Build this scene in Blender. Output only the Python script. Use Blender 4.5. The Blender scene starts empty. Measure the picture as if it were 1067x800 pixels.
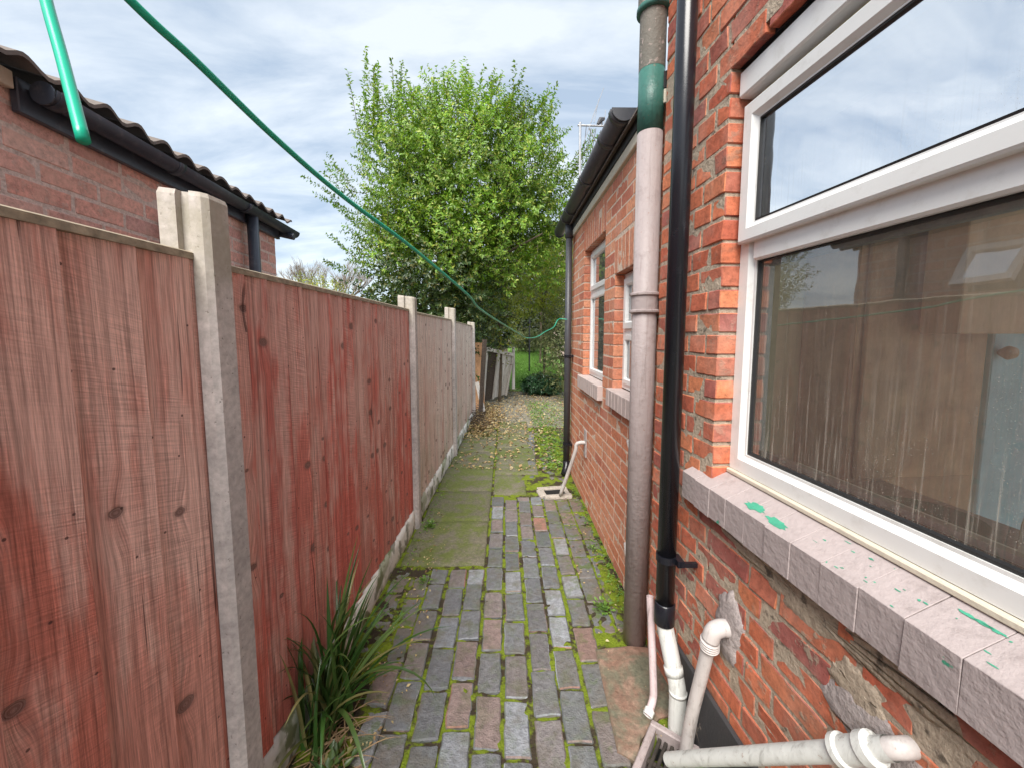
import bpy, math, random
import numpy as np
from mathutils import Matrix, Vector, noise as mn
random.seed(7); rng = np.random.default_rng(7)
R = math.radians
scene = bpy.context.scene
col = scene.collection
ROOTM = {}
U = random.uniform

# ------------------------------------------------------------------ tagging helpers
def tag(o, label=None, cat=None, group=None, kind=None):
    if label: o['label'] = label
    if cat: o['category'] = cat
    if group: o['group'] = group
    if kind: o['kind'] = kind
    return o
def thing(name, label, cat, loc=(0, 0, 0), rz=0.0, group=None):
    o = bpy.data.objects.new(name, None); col.objects.link(o)
    o.location = loc; o.rotation_euler = (0, 0, rz); o.empty_display_size = .1
    ROOTM[o.name] = Matrix.Translation(loc) @ Matrix.Rotation(rz, 4, 'Z')
    return tag(o, label, cat, group)

class MB:
    def __init__(s): s.v = []; s.f = []
    def add(s, vs, fs):
        n = len(s.v); s.v += [tuple(v) for v in vs]; s.f += [tuple(i + n for i in f) for f in fs]
    def box(s, a, b, j=0.0, ch=0.0):
        x0, y0, z0 = a; x1, y1, z1 = b
        if ch <= 0:
            vs = [(x, y, z) for x in (x0, x1) for y in (y0, y1) for z in (z0, z1)]
            if j: vs = [tuple(c + U(-j, j) for c in v) for v in vs]
            s.add(vs, [(0, 1, 3, 2), (4, 6, 7, 5), (0, 4, 5, 1), (2, 3, 7, 6), (0, 2, 6, 4), (1, 5, 7, 3)])
        else:
            bm_box(s, a, b, ch, j)
    def tube(s, pts, r, seg=16, caps=True, closed=False):
        pts = [Vector(p) for p in pts]; n = len(pts)
        rr = r if isinstance(r, (list, tuple)) else [r] * n
        up = Vector((0, 0, 1)); base = len(s.v); prev = None
        for i, p in enumerate(pts):
            t = (pts[min(i + 1, n - 1)] - pts[max(i - 1, 0)])
            if t.length < 1e-9: t = Vector((0, 0, 1))
            t.normalize()
            if prev is None:
                a = t.orthogonal().normalized()
            else:
                a = (prev - t * prev.dot(t))
                a = a.normalized() if a.length > 1e-6 else t.orthogonal().normalized()
            prev = a; b = t.cross(a)
            for k in range(seg):
                an = 2 * math.pi * k / seg
                s.v.append(tuple(p + (a * math.cos(an) + b * math.sin(an)) * rr[i]))
        for i in range(n - 1):
            for k in range(seg):
                k2 = (k + 1) % seg
                s.f.append((base + i * seg + k, base + i * seg + k2, base + (i + 1) * seg + k2, base + (i + 1) * seg + k))
        if caps:
            s.f.append(tuple(base + k for k in range(seg))[::-1])
            s.f.append(tuple(base + (n - 1) * seg + k for k in range(seg)))
    def build(s, name, mat, parent=None, space='world', smooth=False, loc=None, angle=None):
        me = bpy.data.meshes.new(name)
        vs = s.v
        if parent is not None and space == 'world':
            root = parent
            while root.parent: root = root.parent
            inv = ROOTM[root.name].inverted()
            vs = [tuple(inv @ Vector(v)) for v in vs]
        elif loc is not None:
            vs = [(v[0] - loc[0], v[1] - loc[1], v[2] - loc[2]) for v in vs]
        me.from_pydata(vs, [], s.f); me.update()
        o = bpy.data.objects.new(name, me); col.objects.link(o)
        if mat: me.materials.append(mat)
        if smooth or angle:
            me.polygons.foreach_set('use_smooth', [True] * len(me.polygons))
            if angle: me.set_sharp_from_angle(angle=R(angle))
        if parent is not None: o.parent = parent
        elif loc is not None: o.location = loc
        ROOTM[o.name] = Matrix.Translation(loc) if loc else Matrix.Identity(4)
        return o
def bm_box(s, a, b, ch, j=0.0):
    # chamfered box : 24 vertices
    c = [(a[i] + b[i]) / 2 for i in range(3)]; h = [abs(b[i] - a[i]) / 2 for i in range(3)]
    ch = min(ch, min(h) * .45)
    jj = {}
    vs = []; idx = {}
    for sx in (-1, 1):
        for sy in (-1, 1):
            for sz in (-1, 1):
                off = [U(-j, j) for _ in range(3)]
                for ax in range(3):
                    p = [h[0] - ch, h[1] - ch, h[2] - ch]; p[ax] = h[ax]
                    idx[(sx, sy, sz, ax)] = len(vs)
                    vs.append((c[0] + sx * p[0] + off[0], c[1] + sy * p[1] + off[1], c[2] + sz * p[2] + off[2]))
    fs = []
    S = (-1, 1)
    for sg in S:
        fs.append([idx[(sg, y, z, 0)] for y, z in ((-1, -1), (1, -1), (1, 1), (-1, 1))])
        fs.append([idx[(x, sg, z, 1)] for x, z in ((-1, -1), (-1, 1), (1, 1), (1, -1))])
        fs.append([idx[(x, y, sg, 2)] for x, y in ((-1, -1), (1, -1), (1, 1), (-1, 1))])
    for s1 in S:
        for s2 in S:
            fs.append([idx[(s1, s2, -1, 0)], idx[(s1, s2, 1, 0)], idx[(s1, s2, 1, 1)], idx[(s1, s2, -1, 1)]])
            fs.append([idx[(s1, -1, s2, 0)], idx[(s1, 1, s2, 0)], idx[(s1, 1, s2, 2)], idx[(s1, -1, s2, 2)]])
            fs.append([idx[(-1, s1, s2, 1)], idx[(1, s1, s2, 1)], idx[(1, s1, s2, 2)], idx[(-1, s1, s2, 2)]])
    for k in [(x, y, z) for x in S for y in S for z in S]:
        fs.append([idx[k + (0,)], idx[k + (1,)], idx[k + (2,)]])
    # fix winding
    V = [Vector(v) for v in vs]; C = Vector(c); out = []
    for f in fs:
        n = (V[f[1]] - V[f[0]]).cross(V[f[2]] - V[f[0]])
        m = sum((V[i] for i in f), Vector()) / len(f) - C
        out.append(tuple(f) if n.dot(m) > 0 else tuple(f[::-1]))
    s.add(vs, out)
def rough_brick(s, y0, y1, z0, z1, xf, xb, cell=.03, rnd=.005, jit=.0012, tilt=.0015, axis='x'):
    """brick whose face (towards -x, or +z for axis 'z') is a jittered, edge-rounded grid"""
    ny = max(2, int(round((y1 - y0) / cell))) + 2; nz = max(2, int(round((z1 - z0) / cell))) + 2
    def coords(a, b, n):
        return [a, a + rnd] + [a + rnd + (b - a - 2 * rnd) * i / (n - 2) for i in range(1, n - 2)] + [b - rnd, b]
    if y1 - y0 < 3 * rnd or z1 - z0 < 3 * rnd: return
    Y = coords(y0, y1, ny); Z = coords(z0, z1, nz); off = U(-tilt, tilt)
    ty, tz = U(-tilt, tilt), U(-tilt, tilt); seed = Vector((U(0, 90), U(0, 90), U(0, 90)))
    my, mz = (y0 + y1) / 2, (z0 + z1) / 2; vs = []; fs = []
    for i, y in enumerate(Y):
        for k, z in enumerate(Z):
            e = (i in (0, len(Y) - 1)) + (k in (0, len(Z) - 1))
            x = xf + off + ty * (y - my) / (y1 - y0) * 2 + tz * (z - mz) / (z1 - z0) * 2 + (rnd * .8 * e if e else 0)
            x += (mn.noise(Vector((y, z, 0)) * 22 + seed)) * jit * 2
            q = mn.noise(Vector((y, z, 5)) * 30 + seed) * jit * 2.2; q2 = mn.noise(Vector((y, z, 9)) * 30 + seed) * jit * 2.2
            dy = q if e == 0 else q - (rnd * .35 * e * (1 if y > my else -1) if e == 2 else 0)
            vs.append((x, y + dy, z + q2 - (rnd * .35 * (1 if z > mz else -1) if e == 2 else 0)))
    W = len(Z); H = len(Y)
    for i in range(H - 1):
        for k in range(W - 1):
            fs.append((i * W + k, i * W + k + 1, (i + 1) * W + k + 1, (i + 1) * W + k))
    ring = [i * W for i in range(H)] + [(H - 1) * W + k for k in range(1, W)] + [i * W + W - 1 for i in range(H - 2, -1, -1)] + [k for k in range(W - 2, 0, -1)]
    n0 = len(vs)
    for r in ring: vs.append((xb, vs[r][1], vs[r][2]))
    L = len(ring)
    for q in range(L):
        q2 = (q + 1) % L
        fs.append((ring[q], ring[q2], n0 + q2, n0 + q))
    if axis == 'z':  # (x,y,z)->: face up ; x becomes -z
        vs = [(z, y, -x) for (x, y, z) in vs]
        fs = [f for f in fs]
    s.add(vs, fs)

# ------------------------------------------------------------------ material helpers
class NT:
    def __init__(s, name):
        s.m = bpy.data.materials.new(name); s.m.use_nodes = True
        s.t = s.m.node_tree; s.t.nodes.clear()
        s.out = s.n('ShaderNodeOutputMaterial')
        s.p = s.n('ShaderNodeBsdfPrincipled'); s.l(s.p.outputs[0], s.out.inputs[0])
        s.tc = s.n('ShaderNodeTexCoord'); s.geo = s.n('ShaderNodeNewGeometry')
        s.obj = s.tc.outputs['Object']; s.isl = s.geo.outputs['Random Per Island']
    def n(s, t, **k):
        x = s.t.nodes.new(t)
        for a, b in k.items(): setattr(x, a, b)
        return x
    def l(s, a, b): s.t.links.new(a, b)
    def put(s, sock, v):
        if isinstance(v, bpy.types.NodeSocket): s.l(v, sock)
        elif isinstance(v, (tuple, list)): sock.default_value = tuple(v) + ((1,) if len(v) == 3 and sock.type == 'RGBA' else ())
        else: sock.default_value = v
    def math(s, op, a, b=0.0, c=None, clamp=False):
        x = s.n('ShaderNodeMath', operation=op, use_clamp=clamp); s.put(x.inputs[0], a); s.put(x.inputs[1], b)
        if c is not None: s.put(x.inputs[2], c)
        return x.outputs[0]
    def vmath(s, op, a, b=(0, 0, 0)):
        x = s.n('ShaderNodeVectorMath', operation=op); s.put(x.inputs[0], a); s.put(x.inputs[1], b)
        return x.outputs['Value'] if op in ('LENGTH', 'DOT_PRODUCT', 'DISTANCE') else x.outputs[0]
    def scale(s, v, sc, loc=(0, 0, 0)):
        x = s.n('ShaderNodeMapping'); s.l(v, x.inputs[0]); x.inputs['Scale'].default_value = sc; s.put(x.inputs['Location'], loc)
        return x.outputs[0]
    def noise(s, v, sc, det=3, rough=.55, dist=0.0, dim='3D', w=None):
        x = s.n('ShaderNodeTexNoise', noise_dimensions=dim)
        if v is not None: s.l(v, x.inputs['Vector'])
        x.inputs['Scale'].default_value = sc; x.inputs['Detail'].default_value = det; x.inputs['Roughness'].default_value = rough
        x.inputs['Distortion'].default_value = dist
        if w is not None: s.put(x.inputs['W'], w)
        return x.outputs[0]
    def ramp(s, f, stops, interp='LINEAR'):
        x = s.n('ShaderNodeValToRGB'); s.put(x.inputs[0], f); cr = x.color_ramp; cr.interpolation = interp
        while len(cr.elements) < len(stops): cr.elements.new(.5)
        for e, (p, c) in zip(cr.elements, stops):
            e.position = p; e.color = (c, c, c, 1) if not isinstance(c, (tuple, list)) else tuple(c) + (1,)
        return x.outputs[0]
    def mr(s, f, a, b, c=0.0, d=1.0, sm=True):
        x = s.n('ShaderNodeMapRange', interpolation_type='SMOOTHSTEP' if sm else 'LINEAR')
        s.put(x.inputs[0], f); x.inputs[1].default_value = a; x.inputs[2].default_value = b; x.inputs[3].default_value = c; x.inputs[4].default_value = d
        return x.outputs[0]
    def mix(s, f, a, b, mode='MIX'):
        x = s.n('ShaderNodeMix', data_type='RGBA', blend_type=mode); s.put(x.inputs[0], f); s.put(x.inputs[6], a); s.put(x.inputs[7], b)
        return x.outputs[2]
    def bump(s, h, st=.5, dist=.01, prev=None):
        x = s.n('ShaderNodeBump'); s.put(x.inputs['Height'], h); x.inputs['Strength'].default_value = st; x.inputs['Distance'].default_value = dist
        if prev is not None: s.l(prev, x.inputs['Normal'])
        return x.outputs[0]
    def fin(s, colr=None, rough=None, nrm=None, spec=None, **k):
        if colr is not None: s.put(s.p.inputs['Base Color'], colr)
        if rough is not None: s.put(s.p.inputs['Roughness'], rough)
        if nrm is not None: s.l(nrm, s.p.inputs['Normal'])
        if spec is not None: s.p.inputs['Specular IOR Level'].default_value = spec
        for a, b in k.items(): s.put(s.p.inputs[a.replace('_', ' ')], b)
        return s.m

def brick_mat(name, cols, mortar, smear=.35, pale=.25, dark=.3, lowz=1.0):
    t = NT(name)
    st = [(i / max(1, len(cols) - 1), c) for i, c in enumerate(cols)]
    base = t.ramp(t.isl, st)
    n1 = t.noise(t.obj, 45, 4, .65); n2 = t.noise(t.obj, 14, 4, .6, .4); n3 = t.noise(t.obj, 160, 3, .7); n4 = t.noise(t.obj, 5, 3, .6)
    c = t.mix(1.0, base, t.ramp(n1, [(.25, .62), (.5, 1.0), (.75, 1.3)]), 'MULTIPLY')
    c = t.mix(t.mr(n3, .60, .72, 0, .55), c, (.05, .02, .015))                       # pits
    c = t.mix(t.math('MULTIPLY', t.mr(n2, .56, .74), dark), c, (.10, .045, .035))     # sooty stains
    c = t.mix(t.math('MULTIPLY', t.mr(n4, .45, .7), pale), c, (.62, .42, .34))        # salts
    sm = t.math('MULTIPLY', t.mr(t.math('ADD', t.math('MULTIPLY', n2, .45), t.math('MULTIPLY', t.noise(t.obj, 33, 5, .7), .55)), .53, .60), t.mr(t.noise(t.obj, 2.6, 2), .40, .62, .1, 1))
    spz = t.n('ShaderNodeSeparateXYZ'); t.l(t.obj, spz.inputs[0])
    sm = t.math('MULTIPLY', sm, t.mr(spz.outputs[2], .75, 1.25, 1, lowz))
    c = t.mix(t.math('MULTIPLY', sm, smear), c, mortar)                              # mortar smears
    h = t.math('ADD', t.math('MULTIPLY', n1, .6), t.math('ADD', t.math('MULTIPLY', n3, .35), t.math('MULTIPLY', sm, .5)))
    return t.fin(c, .88, t.bump(h, .7, .005), spec=.3)
def mortar_mat(name, c0, c1, c2=(.05, .045, .04)):
    t = NT(name)
    n1 = t.noise(t.obj, 70, 5, .7); n2 = t.noise(t.obj, 7, 4, .6); n3 = t.noise(t.obj, 24, 4, .6)
    c = t.mix(n2, c0, c1); c = t.mix(t.mr(n3, .58, .68, 0, .75), c, c2)
    c = t.mix(1, c, t.ramp(n1, [(.3, .7), (.7, 1.2)]), 'MULTIPLY')
    return t.fin(c, .95, t.bump(t.math('ADD', n1, n3), .9, .008), spec=.2)
def paint_mat(name, c0, c1, rough=.5, chips=None, chip_lo=.6, chip_sc=9, dirt=(.08, .07, .06), dirt_amt=.25, bump=.35, bsc=90, streak=0.0):
    t = NT(name)
    n1 = t.noise(t.obj, 6, 4, .6); n2 = t.noise(t.obj, bsc, 4, .6); n3 = t.noise(t.obj, chip_sc, 5, .62, .6)
    c = t.mix(n1, c0, c1)
    c = t.mix(t.math('MULTIPLY', t.mr(t.noise(t.obj, 17, 5, .7), .5, .75), dirt_amt), c, dirt)
    if streak:
        c = t.mix(t.math('MULTIPLY', t.mr(t.noise(t.scale(t.obj, (55, 55, 3.0)), 1, 4, .65), .52, .72), streak), c, dirt)
        c = t.mix(t.math('MULTIPLY', t.mr(t.noise(t.obj, 70, 4, .7), .64, .70), streak), c, (.25, .12, .07))
    if chips: c = t.mix(t.mr(n3, chip_lo, chip_lo + .02), c, chips)
    return t.fin(c, rough, t.bump(t.math('ADD', n2, t.math('MULTIPLY', n3, .5)), bump, .004))
def plain(name, c, rough=.5, metal=0.0, var=.15, sc=25, bump=0.0):
    t = NT(name); n = t.noise(t.obj, sc, 4, .6)
    cc = t.mix(1, c, t.ramp(n, [(.3, 1 - var), (.7, 1 + var)]), 'MULTIPLY')
    return t.fin(cc, rough, t.bump(n, bump, .004) if bump else None, Metallic=metal)
def wood_mat(name, cols, grey, greyamt=.5, knot=(.07, .025, .02), knot_rate=.45, ksc=(6.5, 3.0), green=0.0):
    """vertical boards: object y runs along the fence, z up"""
    t = NT(name)
    sp = t.n('ShaderNodeSeparateXYZ'); t.l(t.obj, sp.inputs[0]); y, z = sp.outputs[1], sp.outputs[2]
    r = t.math('MULTIPLY', t.isl, 37.0)
    def vec(a, b, c=0.0):
        q = t.n('ShaderNodeCombineXYZ'); t.put(q.inputs[0], a); t.put(q.inputs[1], b); t.put(q.inputs[2], c); return q.outputs[0]
    zr = t.math('ADD', z, r)
    P = vec(t.math('MULTIPLY', y, ksc[0]), t.math('MULTIPLY', zr, ksc[1]))
    vo = t.n('ShaderNodeTexVoronoi', voronoi_dimensions='2D'); t.l(P, vo.inputs['Vector']); vo.inputs['Scale'].default_value = 1; vo.inputs['Randomness'].default_value = .9
    d = t.vmath('SUBTRACT', P, vo.outputs['Position'])
    d = t.vmath('DIVIDE', d, (ksc[0], ksc[1], 1))
    wob = t.noise(vec(y, zr), 22, 2); 
    dk = t.math('ADD', t.vmath('LENGTH', t.vmath('MULTIPLY', d, (.9, 1.15, 0))), t.math('MULTIPLY', t.math('SUBTRACT', wob, .5), .012))
    dw = t.vmath('LENGTH', t.vmath('MULTIPLY', d, (1, .28, 0)))
    on = t.n('ShaderNodeSeparateXYZ'); t.l(vo.outputs['Color'], on.inputs[0])
    has = t.math('LESS_THAN', on.outputs[0], knot_rate)
    size = t.math('ADD', .45, t.math('MULTIPLY', on.outputs[1], .9))
    warp = t.math('MULTIPLY', t.mr(dw, 0, .035, 1, 0), has)
    low = t.noise(vec(t.math('MULTIPLY', y, 5), t.math('MULTIPLY', zr, .8)), 1, 3, .5)
    F = t.math('ADD', y, t.math('ADD', t.math('MULTIPLY', low, .028), t.math('MULTIPLY', warp, .016)))
    rings = t.noise(None, 75, 2.5, .6, dim='1D', w=F)
    fine = t.noise(vec(t.math('MULTIPLY', F, 420), t.math('MULTIPLY', zr, 9)), 1, 3, .65)
    blot = t.math('ADD', t.math('MULTIPLY', t.noise(vec(t.math('MULTIPLY', F, 16), t.math('MULTIPLY', zr, 2.2)), 1, 4, .6), .6), t.math('MULTIPLY', t.noise(vec(t.math('MULTIPLY', y, 2.2), t.math('MULTIPLY', z, 1.6)), 1, 4, .65), .4))
    saw = t.noise(vec(t.math('MULTIPLY', y, 12), t.math('MULTIPLY', t.math('ADD', zr, t.math('MULTIPLY', y, .25)), 260)), 1, 2, .6)
    base = t.ramp(t.isl, [(i / (len(cols) - 1), c) for i, c in enumerate(cols)])
    c = t.mix(t.math('MULTIPLY', t.mr(t.math('ADD', blot, t.mr(z, .3, 1.6, -.06, .05)), .42, .58), greyamt), base, grey)
    c = t.mix(1, c, t.ramp(rings, [(.28, .66), (.42, .95), (.7, 1.18)]), 'MULTIPLY')
    c = t.mix(1, c, t.ramp(fine, [(.28, .58), (.6, 1.16)]), 'MULTIPLY')
    sawm = t.mr(t.noise(vec(t.math('MULTIPLY', y, 6), t.math('MULTIPLY', zr, 1.4)), 1, 2), .40, .60, .1, .85)
    c = t.mix(sawm, c, t.mix(1, c, t.ramp(saw, [(.3, .75), (.65, 1.22)]), 'MULTIPLY'))
    kk = t.math('MULTIPLY', has, t.mr(t.math('DIVIDE', dk, size), .0125, .015, 1, 0))
    kr = t.math('MULTIPLY', has, t.mr(t.math('DIVIDE', dk, size), .016, .023, 1, 0))
    c = t.mix(t.math('MULTIPLY', kr, .28), c, knot)
    c = t.mix(t.math('MULTIPLY', kk, .8), c, t.mix(t.mr(t.noise(None, 520, 3, .7, dim='1D', w=dk), .35, .65), knot, (.30, .19, .165)))
    crk = t.noise(vec(t.math('MULTIPLY', F, 60), t.math('MULTIPLY', zr, 1.1)), 1, 2, .5)
    ck = t.mr(crk, .675, .70)
    c = t.mix(t.math('MULTIPLY', ck, .7), c, (.04, .018, .016))
    if green:
        g = t.math('MULTIPLY', t.mr(t.noise(t.obj, 3.5, 4), .42, .65), t.mr(z, .15, .9, green, 0))
        c = t.mix(g, c, (.14, .17, .07))
    nail = t.n('ShaderNodeTexVoronoi', voronoi_dimensions='2D'); t.l(vec(t.math('MULTIPLY', y, 9), t.math('MULTIPLY', zr, 5)), nail.inputs['Vector']); nail.inputs['Scale'].default_value = 1
    nd = t.vmath('LENGTH', t.vmath('DIVIDE', t.vmath('SUBTRACT', vec(t.math('MULTIPLY', y, 9), t.math('MULTIPLY', zr, 5)), nail.outputs['Position']), (9, 5, 1)))
    c = t.mix(t.mr(nd, .0022, .0035, .8, 0), c, (.05, .02, .02))
    h = t.math('ADD', t.math('MULTIPLY', rings, .7), t.math('ADD', t.math('MULTIPLY', fine, .5), t.math('SUBTRACT', t.math('MULTIPLY', t.math('MULTIPLY', saw, sawm), .7), t.math('ADD', t.math('MULTIPLY', ck, .8), t.math('MULTIPLY', kk, .6)))))
    return t.fin(c, .78, t.bump(h, .75, .004), spec=.35)
def leaf_mat(name, cols, rough=.45, trans=.35, sc=.9, var=.5, spec=.5):
    t = NT(name)
    base = t.ramp(t.isl, [(i / (len(cols) - 1), c) for i, c in enumerate(cols)])
    n = t.noise(t.obj, sc, 3, .6)
    c = t.mix(1, base, t.ramp(n, [(.3, 1 - var), (.7, 1 + var)]), 'MULTIPLY')
    t.fin(c, rough, spec=spec)
    tr = t.n('ShaderNodeBsdfTranslucent'); t.put(tr.inputs[0], t.mix(1, c, (1.2, 1.3, .6), 'MULTIPLY'))
    mx = t.n('ShaderNodeMixShader'); mx.inputs[0].default_value = trans
    t.l(t.p.outputs[0], mx.inputs[1]); t.l(tr.outputs[0], mx.inputs[2]); t.l(mx.outputs[0], t.out.inputs[0])
    return t.m
def glass_mat(name, refl, dirt=.1, tint=(.9, .95, .93), haze=0.0, hazec=(.5, .55, .58), ripple=.02, zr=(1.1, 1.45)):
    t = NT(name); t.t.nodes.remove(t.p)
    n0 = t.noise(t.obj, 5, 2)
    gl = t.n('ShaderNodeBsdfGlossy'); gl.inputs['Roughness'].default_value = .015; gl.inputs[0].default_value = (.95, .97, 1, 1)
    t.l(t.bump(n0, ripple, .02), gl.inputs['Normal'])
    tp = t.n('ShaderNodeBsdfTransparent'); tp.inputs[0].default_value = tint + (1,)
    fr = t.n('ShaderNodeFresnel'); fr.inputs[0].default_value = 1.5
    fac = t.math('MAXIMUM', t.math('MULTIPLY', fr.outputs[0], 2.2, clamp=True), refl)
    m1 = t.n('ShaderNodeMixShader'); t.l(fac, m1.inputs[0]); t.l(tp.outputs[0], m1.inputs[1]); t.l(gl.outputs[0], m1.inputs[2])
    df = t.n('ShaderNodeBsdfDiffuse'); df.inputs[0].default_value = hazec + (1,)
    sp = t.n('ShaderNodeSeparateXYZ'); t.l(t.obj, sp.inputs[0])
    streak = t.noise(t.scale(t.obj, (1, 120, 3.2)), 1, 4, .65)
    drops = t.noise(t.obj, 420, 2, .5); ddm = t.noise(t.obj, 6, 3)
    low = t.mr(sp.outputs[2], zr[0], zr[1], 1, 0)
    m = t.math('MULTIPLY', t.mr(streak, .50, .74), t.math('ADD', .12, t.math('MULTIPLY', low, .6)))
    dr = t.math('MULTIPLY', t.mr(drops, .66, .70), t.math('MULTIPLY', t.mr(ddm, .42, .62), t.math('ADD', .25, low)))
    dd = t.math('ADD', t.math('MULTIPLY', t.math('ADD', m, t.math('MULTIPLY', dr, 2.0)), dirt), haze, clamp=True)
    m2 = t.n('ShaderNodeMixShader'); t.l(dd, m2.inputs[0]); t.l(m1.outputs[0], m2.inputs[1]); t.l(df.outputs[0], m2.inputs[2])
    t.l(m2.outputs[0], t.out.inputs[0])
    return t.m

MORT = (.40, .33, .25)
M = {}
M['brick_house'] = brick_mat('HouseBrick', [(.40, .095, .055), (.56, .17, .085), (.46, .12, .07), (.64, .23, .11), (.33, .10, .085), (.58, .19, .10)], MORT, .85, .2, .4, .35)
M['brick_ext'] = brick_mat('ExtensionBrick', [(.60, .235, .13), (.52, .18, .10), (.66, .30, .175), (.56, .22, .13), (.46, .155, .10)], (.50, .38, .28), .22, .22, .22)
M['brick_nb'] = brick_mat('NeighbourBrick', [(.72, .37, .30), (.78, .46, .38), (.58, .32, .28), (.80, .54, .46), (.66, .40, .34)], (.60, .46, .40), .5, .5, .2)
M['mortar'] = mortar_mat('HouseMortar', (.56, .46, .35), (.38, .31, .24), (.09, .075, .06))  # dark blotches put the shade of the joint gaps into the colour
M['mortar_ext'] = mortar_mat('ExtensionMortar', (.80, .66, .54), (.55, .42, .32), (.10, .06, .045))
M['mortar_nb'] = mortar_mat('NeighbourMortar', (.80, .66, .59), (.68, .55, .49), (.50, .40, .35))
M['render_patch'] = mortar_mat('RenderPatch', (.50, .44, .42), (.36, .31, .30), (.28, .24, .21))
M['plinth'] = paint_mat('PlinthBlack', (.035, .035, .04), (.06, .058, .06), .6, chips=(.25, .22, .19), chip_lo=.66)
M['sillpaint'] = paint_mat('SillPaint', (.42, .355, .345), (.34, .29, .285), .6, chips=(.05, .27, .17), chip_lo=.665, chip_sc=8, dirt=(.12, .09, .08), dirt_amt=.35, bump=.8, bsc=60)
M['sillgreen'] = plain('OldGreenPaint', (.05, .30, .19), .6, var=.25)
M['sillpink'] = paint_mat('ExtensionSillPaint', (.55, .46, .43), (.46, .37, .35), .65, dirt_amt=.3)
M['upvc'] = paint_mat('WhitePlastic', (.80, .80, .78), (.72, .72, .70), .3, dirt=(.45, .42, .36), dirt_amt=.3, bump=.03)
M['cream'] = paint_mat('CreamPaint', (.66, .60, .48), (.55, .50, .40), .6)
M['gasket'] = plain('RubberAndGapShade', (.012, .012, .013), .5)
M['blackpvc'] = paint_mat('BlackPlasticPipe', (.008, .009, .013), (.012, .012, .017), .25, dirt=(.05, .05, .06), dirt_amt=.15, bump=.05, bsc=12)
M['gutter'] = paint_mat('GutterPlastic', (.045, .047, .055), (.07, .07, .078), .42, dirt=(.12, .12, .11), dirt_amt=.4, bump=.1)
M['nbgutter'] = paint_mat('BlueBlackGutter', (.035, .045, .065), (.06, .072, .095), .38, dirt=(.15, .16, .18), dirt_amt=.5, bump=.1)
M['mauve'] = paint_mat('MauveIronPaint', (.39, .325, .315), (.31, .265, .26), .5, dirt=(.14, .10, .09), dirt_amt=.4, bump=.7, bsc=55, streak=.5)
M['ironbare'] = paint_mat('WeatheredIron', (.20, .17, .14), (.12, .12, .10), .7, chips=(.33, .27, .24), chip_lo=.58, chip_sc=40, bump=.8, bsc=80)
M['irongreen'] = paint_mat('GreenIronPaint', (.03, .115, .095), (.045, .17, .135), .45, dirt=(.02, .05, .04), dirt_amt=.5, bump=.6, bsc=60, streak=.5)
M['greypvc'] = paint_mat('PaleWastePipe', (.60, .56, .54), (.50, .46, .44), .45, dirt=(.18, .15, .13), dirt_amt=.45, bump=.35, bsc=35, streak=.5)
M['whitepipe'] = paint_mat('WhiteWastePipe', (.70, .71, .68), (.58, .59, .56), .45, dirt=(.14, .13, .11), dirt_amt=.4, bump=.35, bsc=35, streak=.5)
M['pinkpipe'] = paint_mat('PinkThinPipe', (.60, .48, .48), (.50, .40, .40), .5, streak=.5)
M['concrete_post'] = mortar_mat('ConcretePost', (.50, .45, .39), (.37, .33, .29), (.26, .24, .18))
def post_mat():
    t = NT('ConcretePostMottled')
    n1 = t.noise(t.obj, 60, 5, .65); n2 = t.noise(t.obj, 5, 4, .6); n3 = t.noise(t.obj, 75, 3, .6)
    c = t.mix(t.mr(n2, .35, .65), (.53, .485, .465), (.37, .34, .33)); c = t.mix(1, c, t.ramp(n1, [(.3, .78), (.7, 1.2)]), 'MULTIPLY')
    c = t.mix(t.mr(n3, .67, .70, 0, .6), c, (.12, .105, .09))
    sp = t.n('ShaderNodeSeparateXYZ'); t.l(t.obj, sp.inputs[0])
    c = t.mix(t.math('MULTIPLY', t.mr(sp.outputs[2], 1.35, 1.8), t.mr(n2, .35, .6, .15, .6)), c, (.36, .33, .24))
    return t.fin(c, .9, t.bump(t.math('ADD', n1, t.mr(n3, .62, .70, 0, -.6)), .35, .003), spec=.25)
M['post'] = post_mat()
def gravel_mat():
    t = NT('WhitewashedConcrete')
    n1 = t.noise(t.obj, 40, 5, .65); n2 = t.noise(t.obj, 9, 4, .6)
    c = t.mix(n1, (.78, .76, .71), (.62, .59, .54))
    c = t.mix(t.mr(n2, .52, .60, 0, .8), c, (.13, .12, .08))
    c = t.mix(t.mr(t.noise(t.obj, 5, 3), .5, .62, 0, .6), c, (.13, .17, .04))
    return t.fin(c, .9, t.bump(n1, .6, .005))
M['gravel'] = gravel_mat()
M['wood1'] = wood_mat('FenceWoodMaroon', [(.52, .165, .12), (.56, .235, .185), (.51, .175, .13), (.60, .29, .235), (.47, .15, .11)], (.68, .46, .395), .7, knot_rate=.42)
M['wood2'] = wood_mat('FenceWoodRed', [(.56, .125, .095), (.50, .16, .13), (.62, .135, .10), (.48, .21, .17), (.56, .16, .125)], (.64, .44, .38), .65, knot_rate=.34, ksc=(9.3, 5.3))
M['wood3'] = wood_mat('FenceWoodGrey', [(.56, .38, .32), (.64, .50, .43), (.50, .29, .25), (.66, .53, .46), (.54, .32, .27)], (.70, .60, .53), .7, knot_rate=.4, ksc=(9, 4.2), green=.35)
M['woodcap'] = plain('WeatheredCapping', (.30, .25, .18), .85, var=.35, sc=40, bump=.5)
M['oldwood'] = wood_mat('OldGreyWood', [(.50, .46, .42), (.60, .56, .52), (.42, .38, .34)], (.66, .63, .60), .5)
M['darkwood'] = plain('DarkWetWood', (.07, .05, .038), .85, var=.4, sc=30, bump=.5)
M['ply'] = plain('OrangePly', (.38, .21, .11), .8, var=.2)

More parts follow.
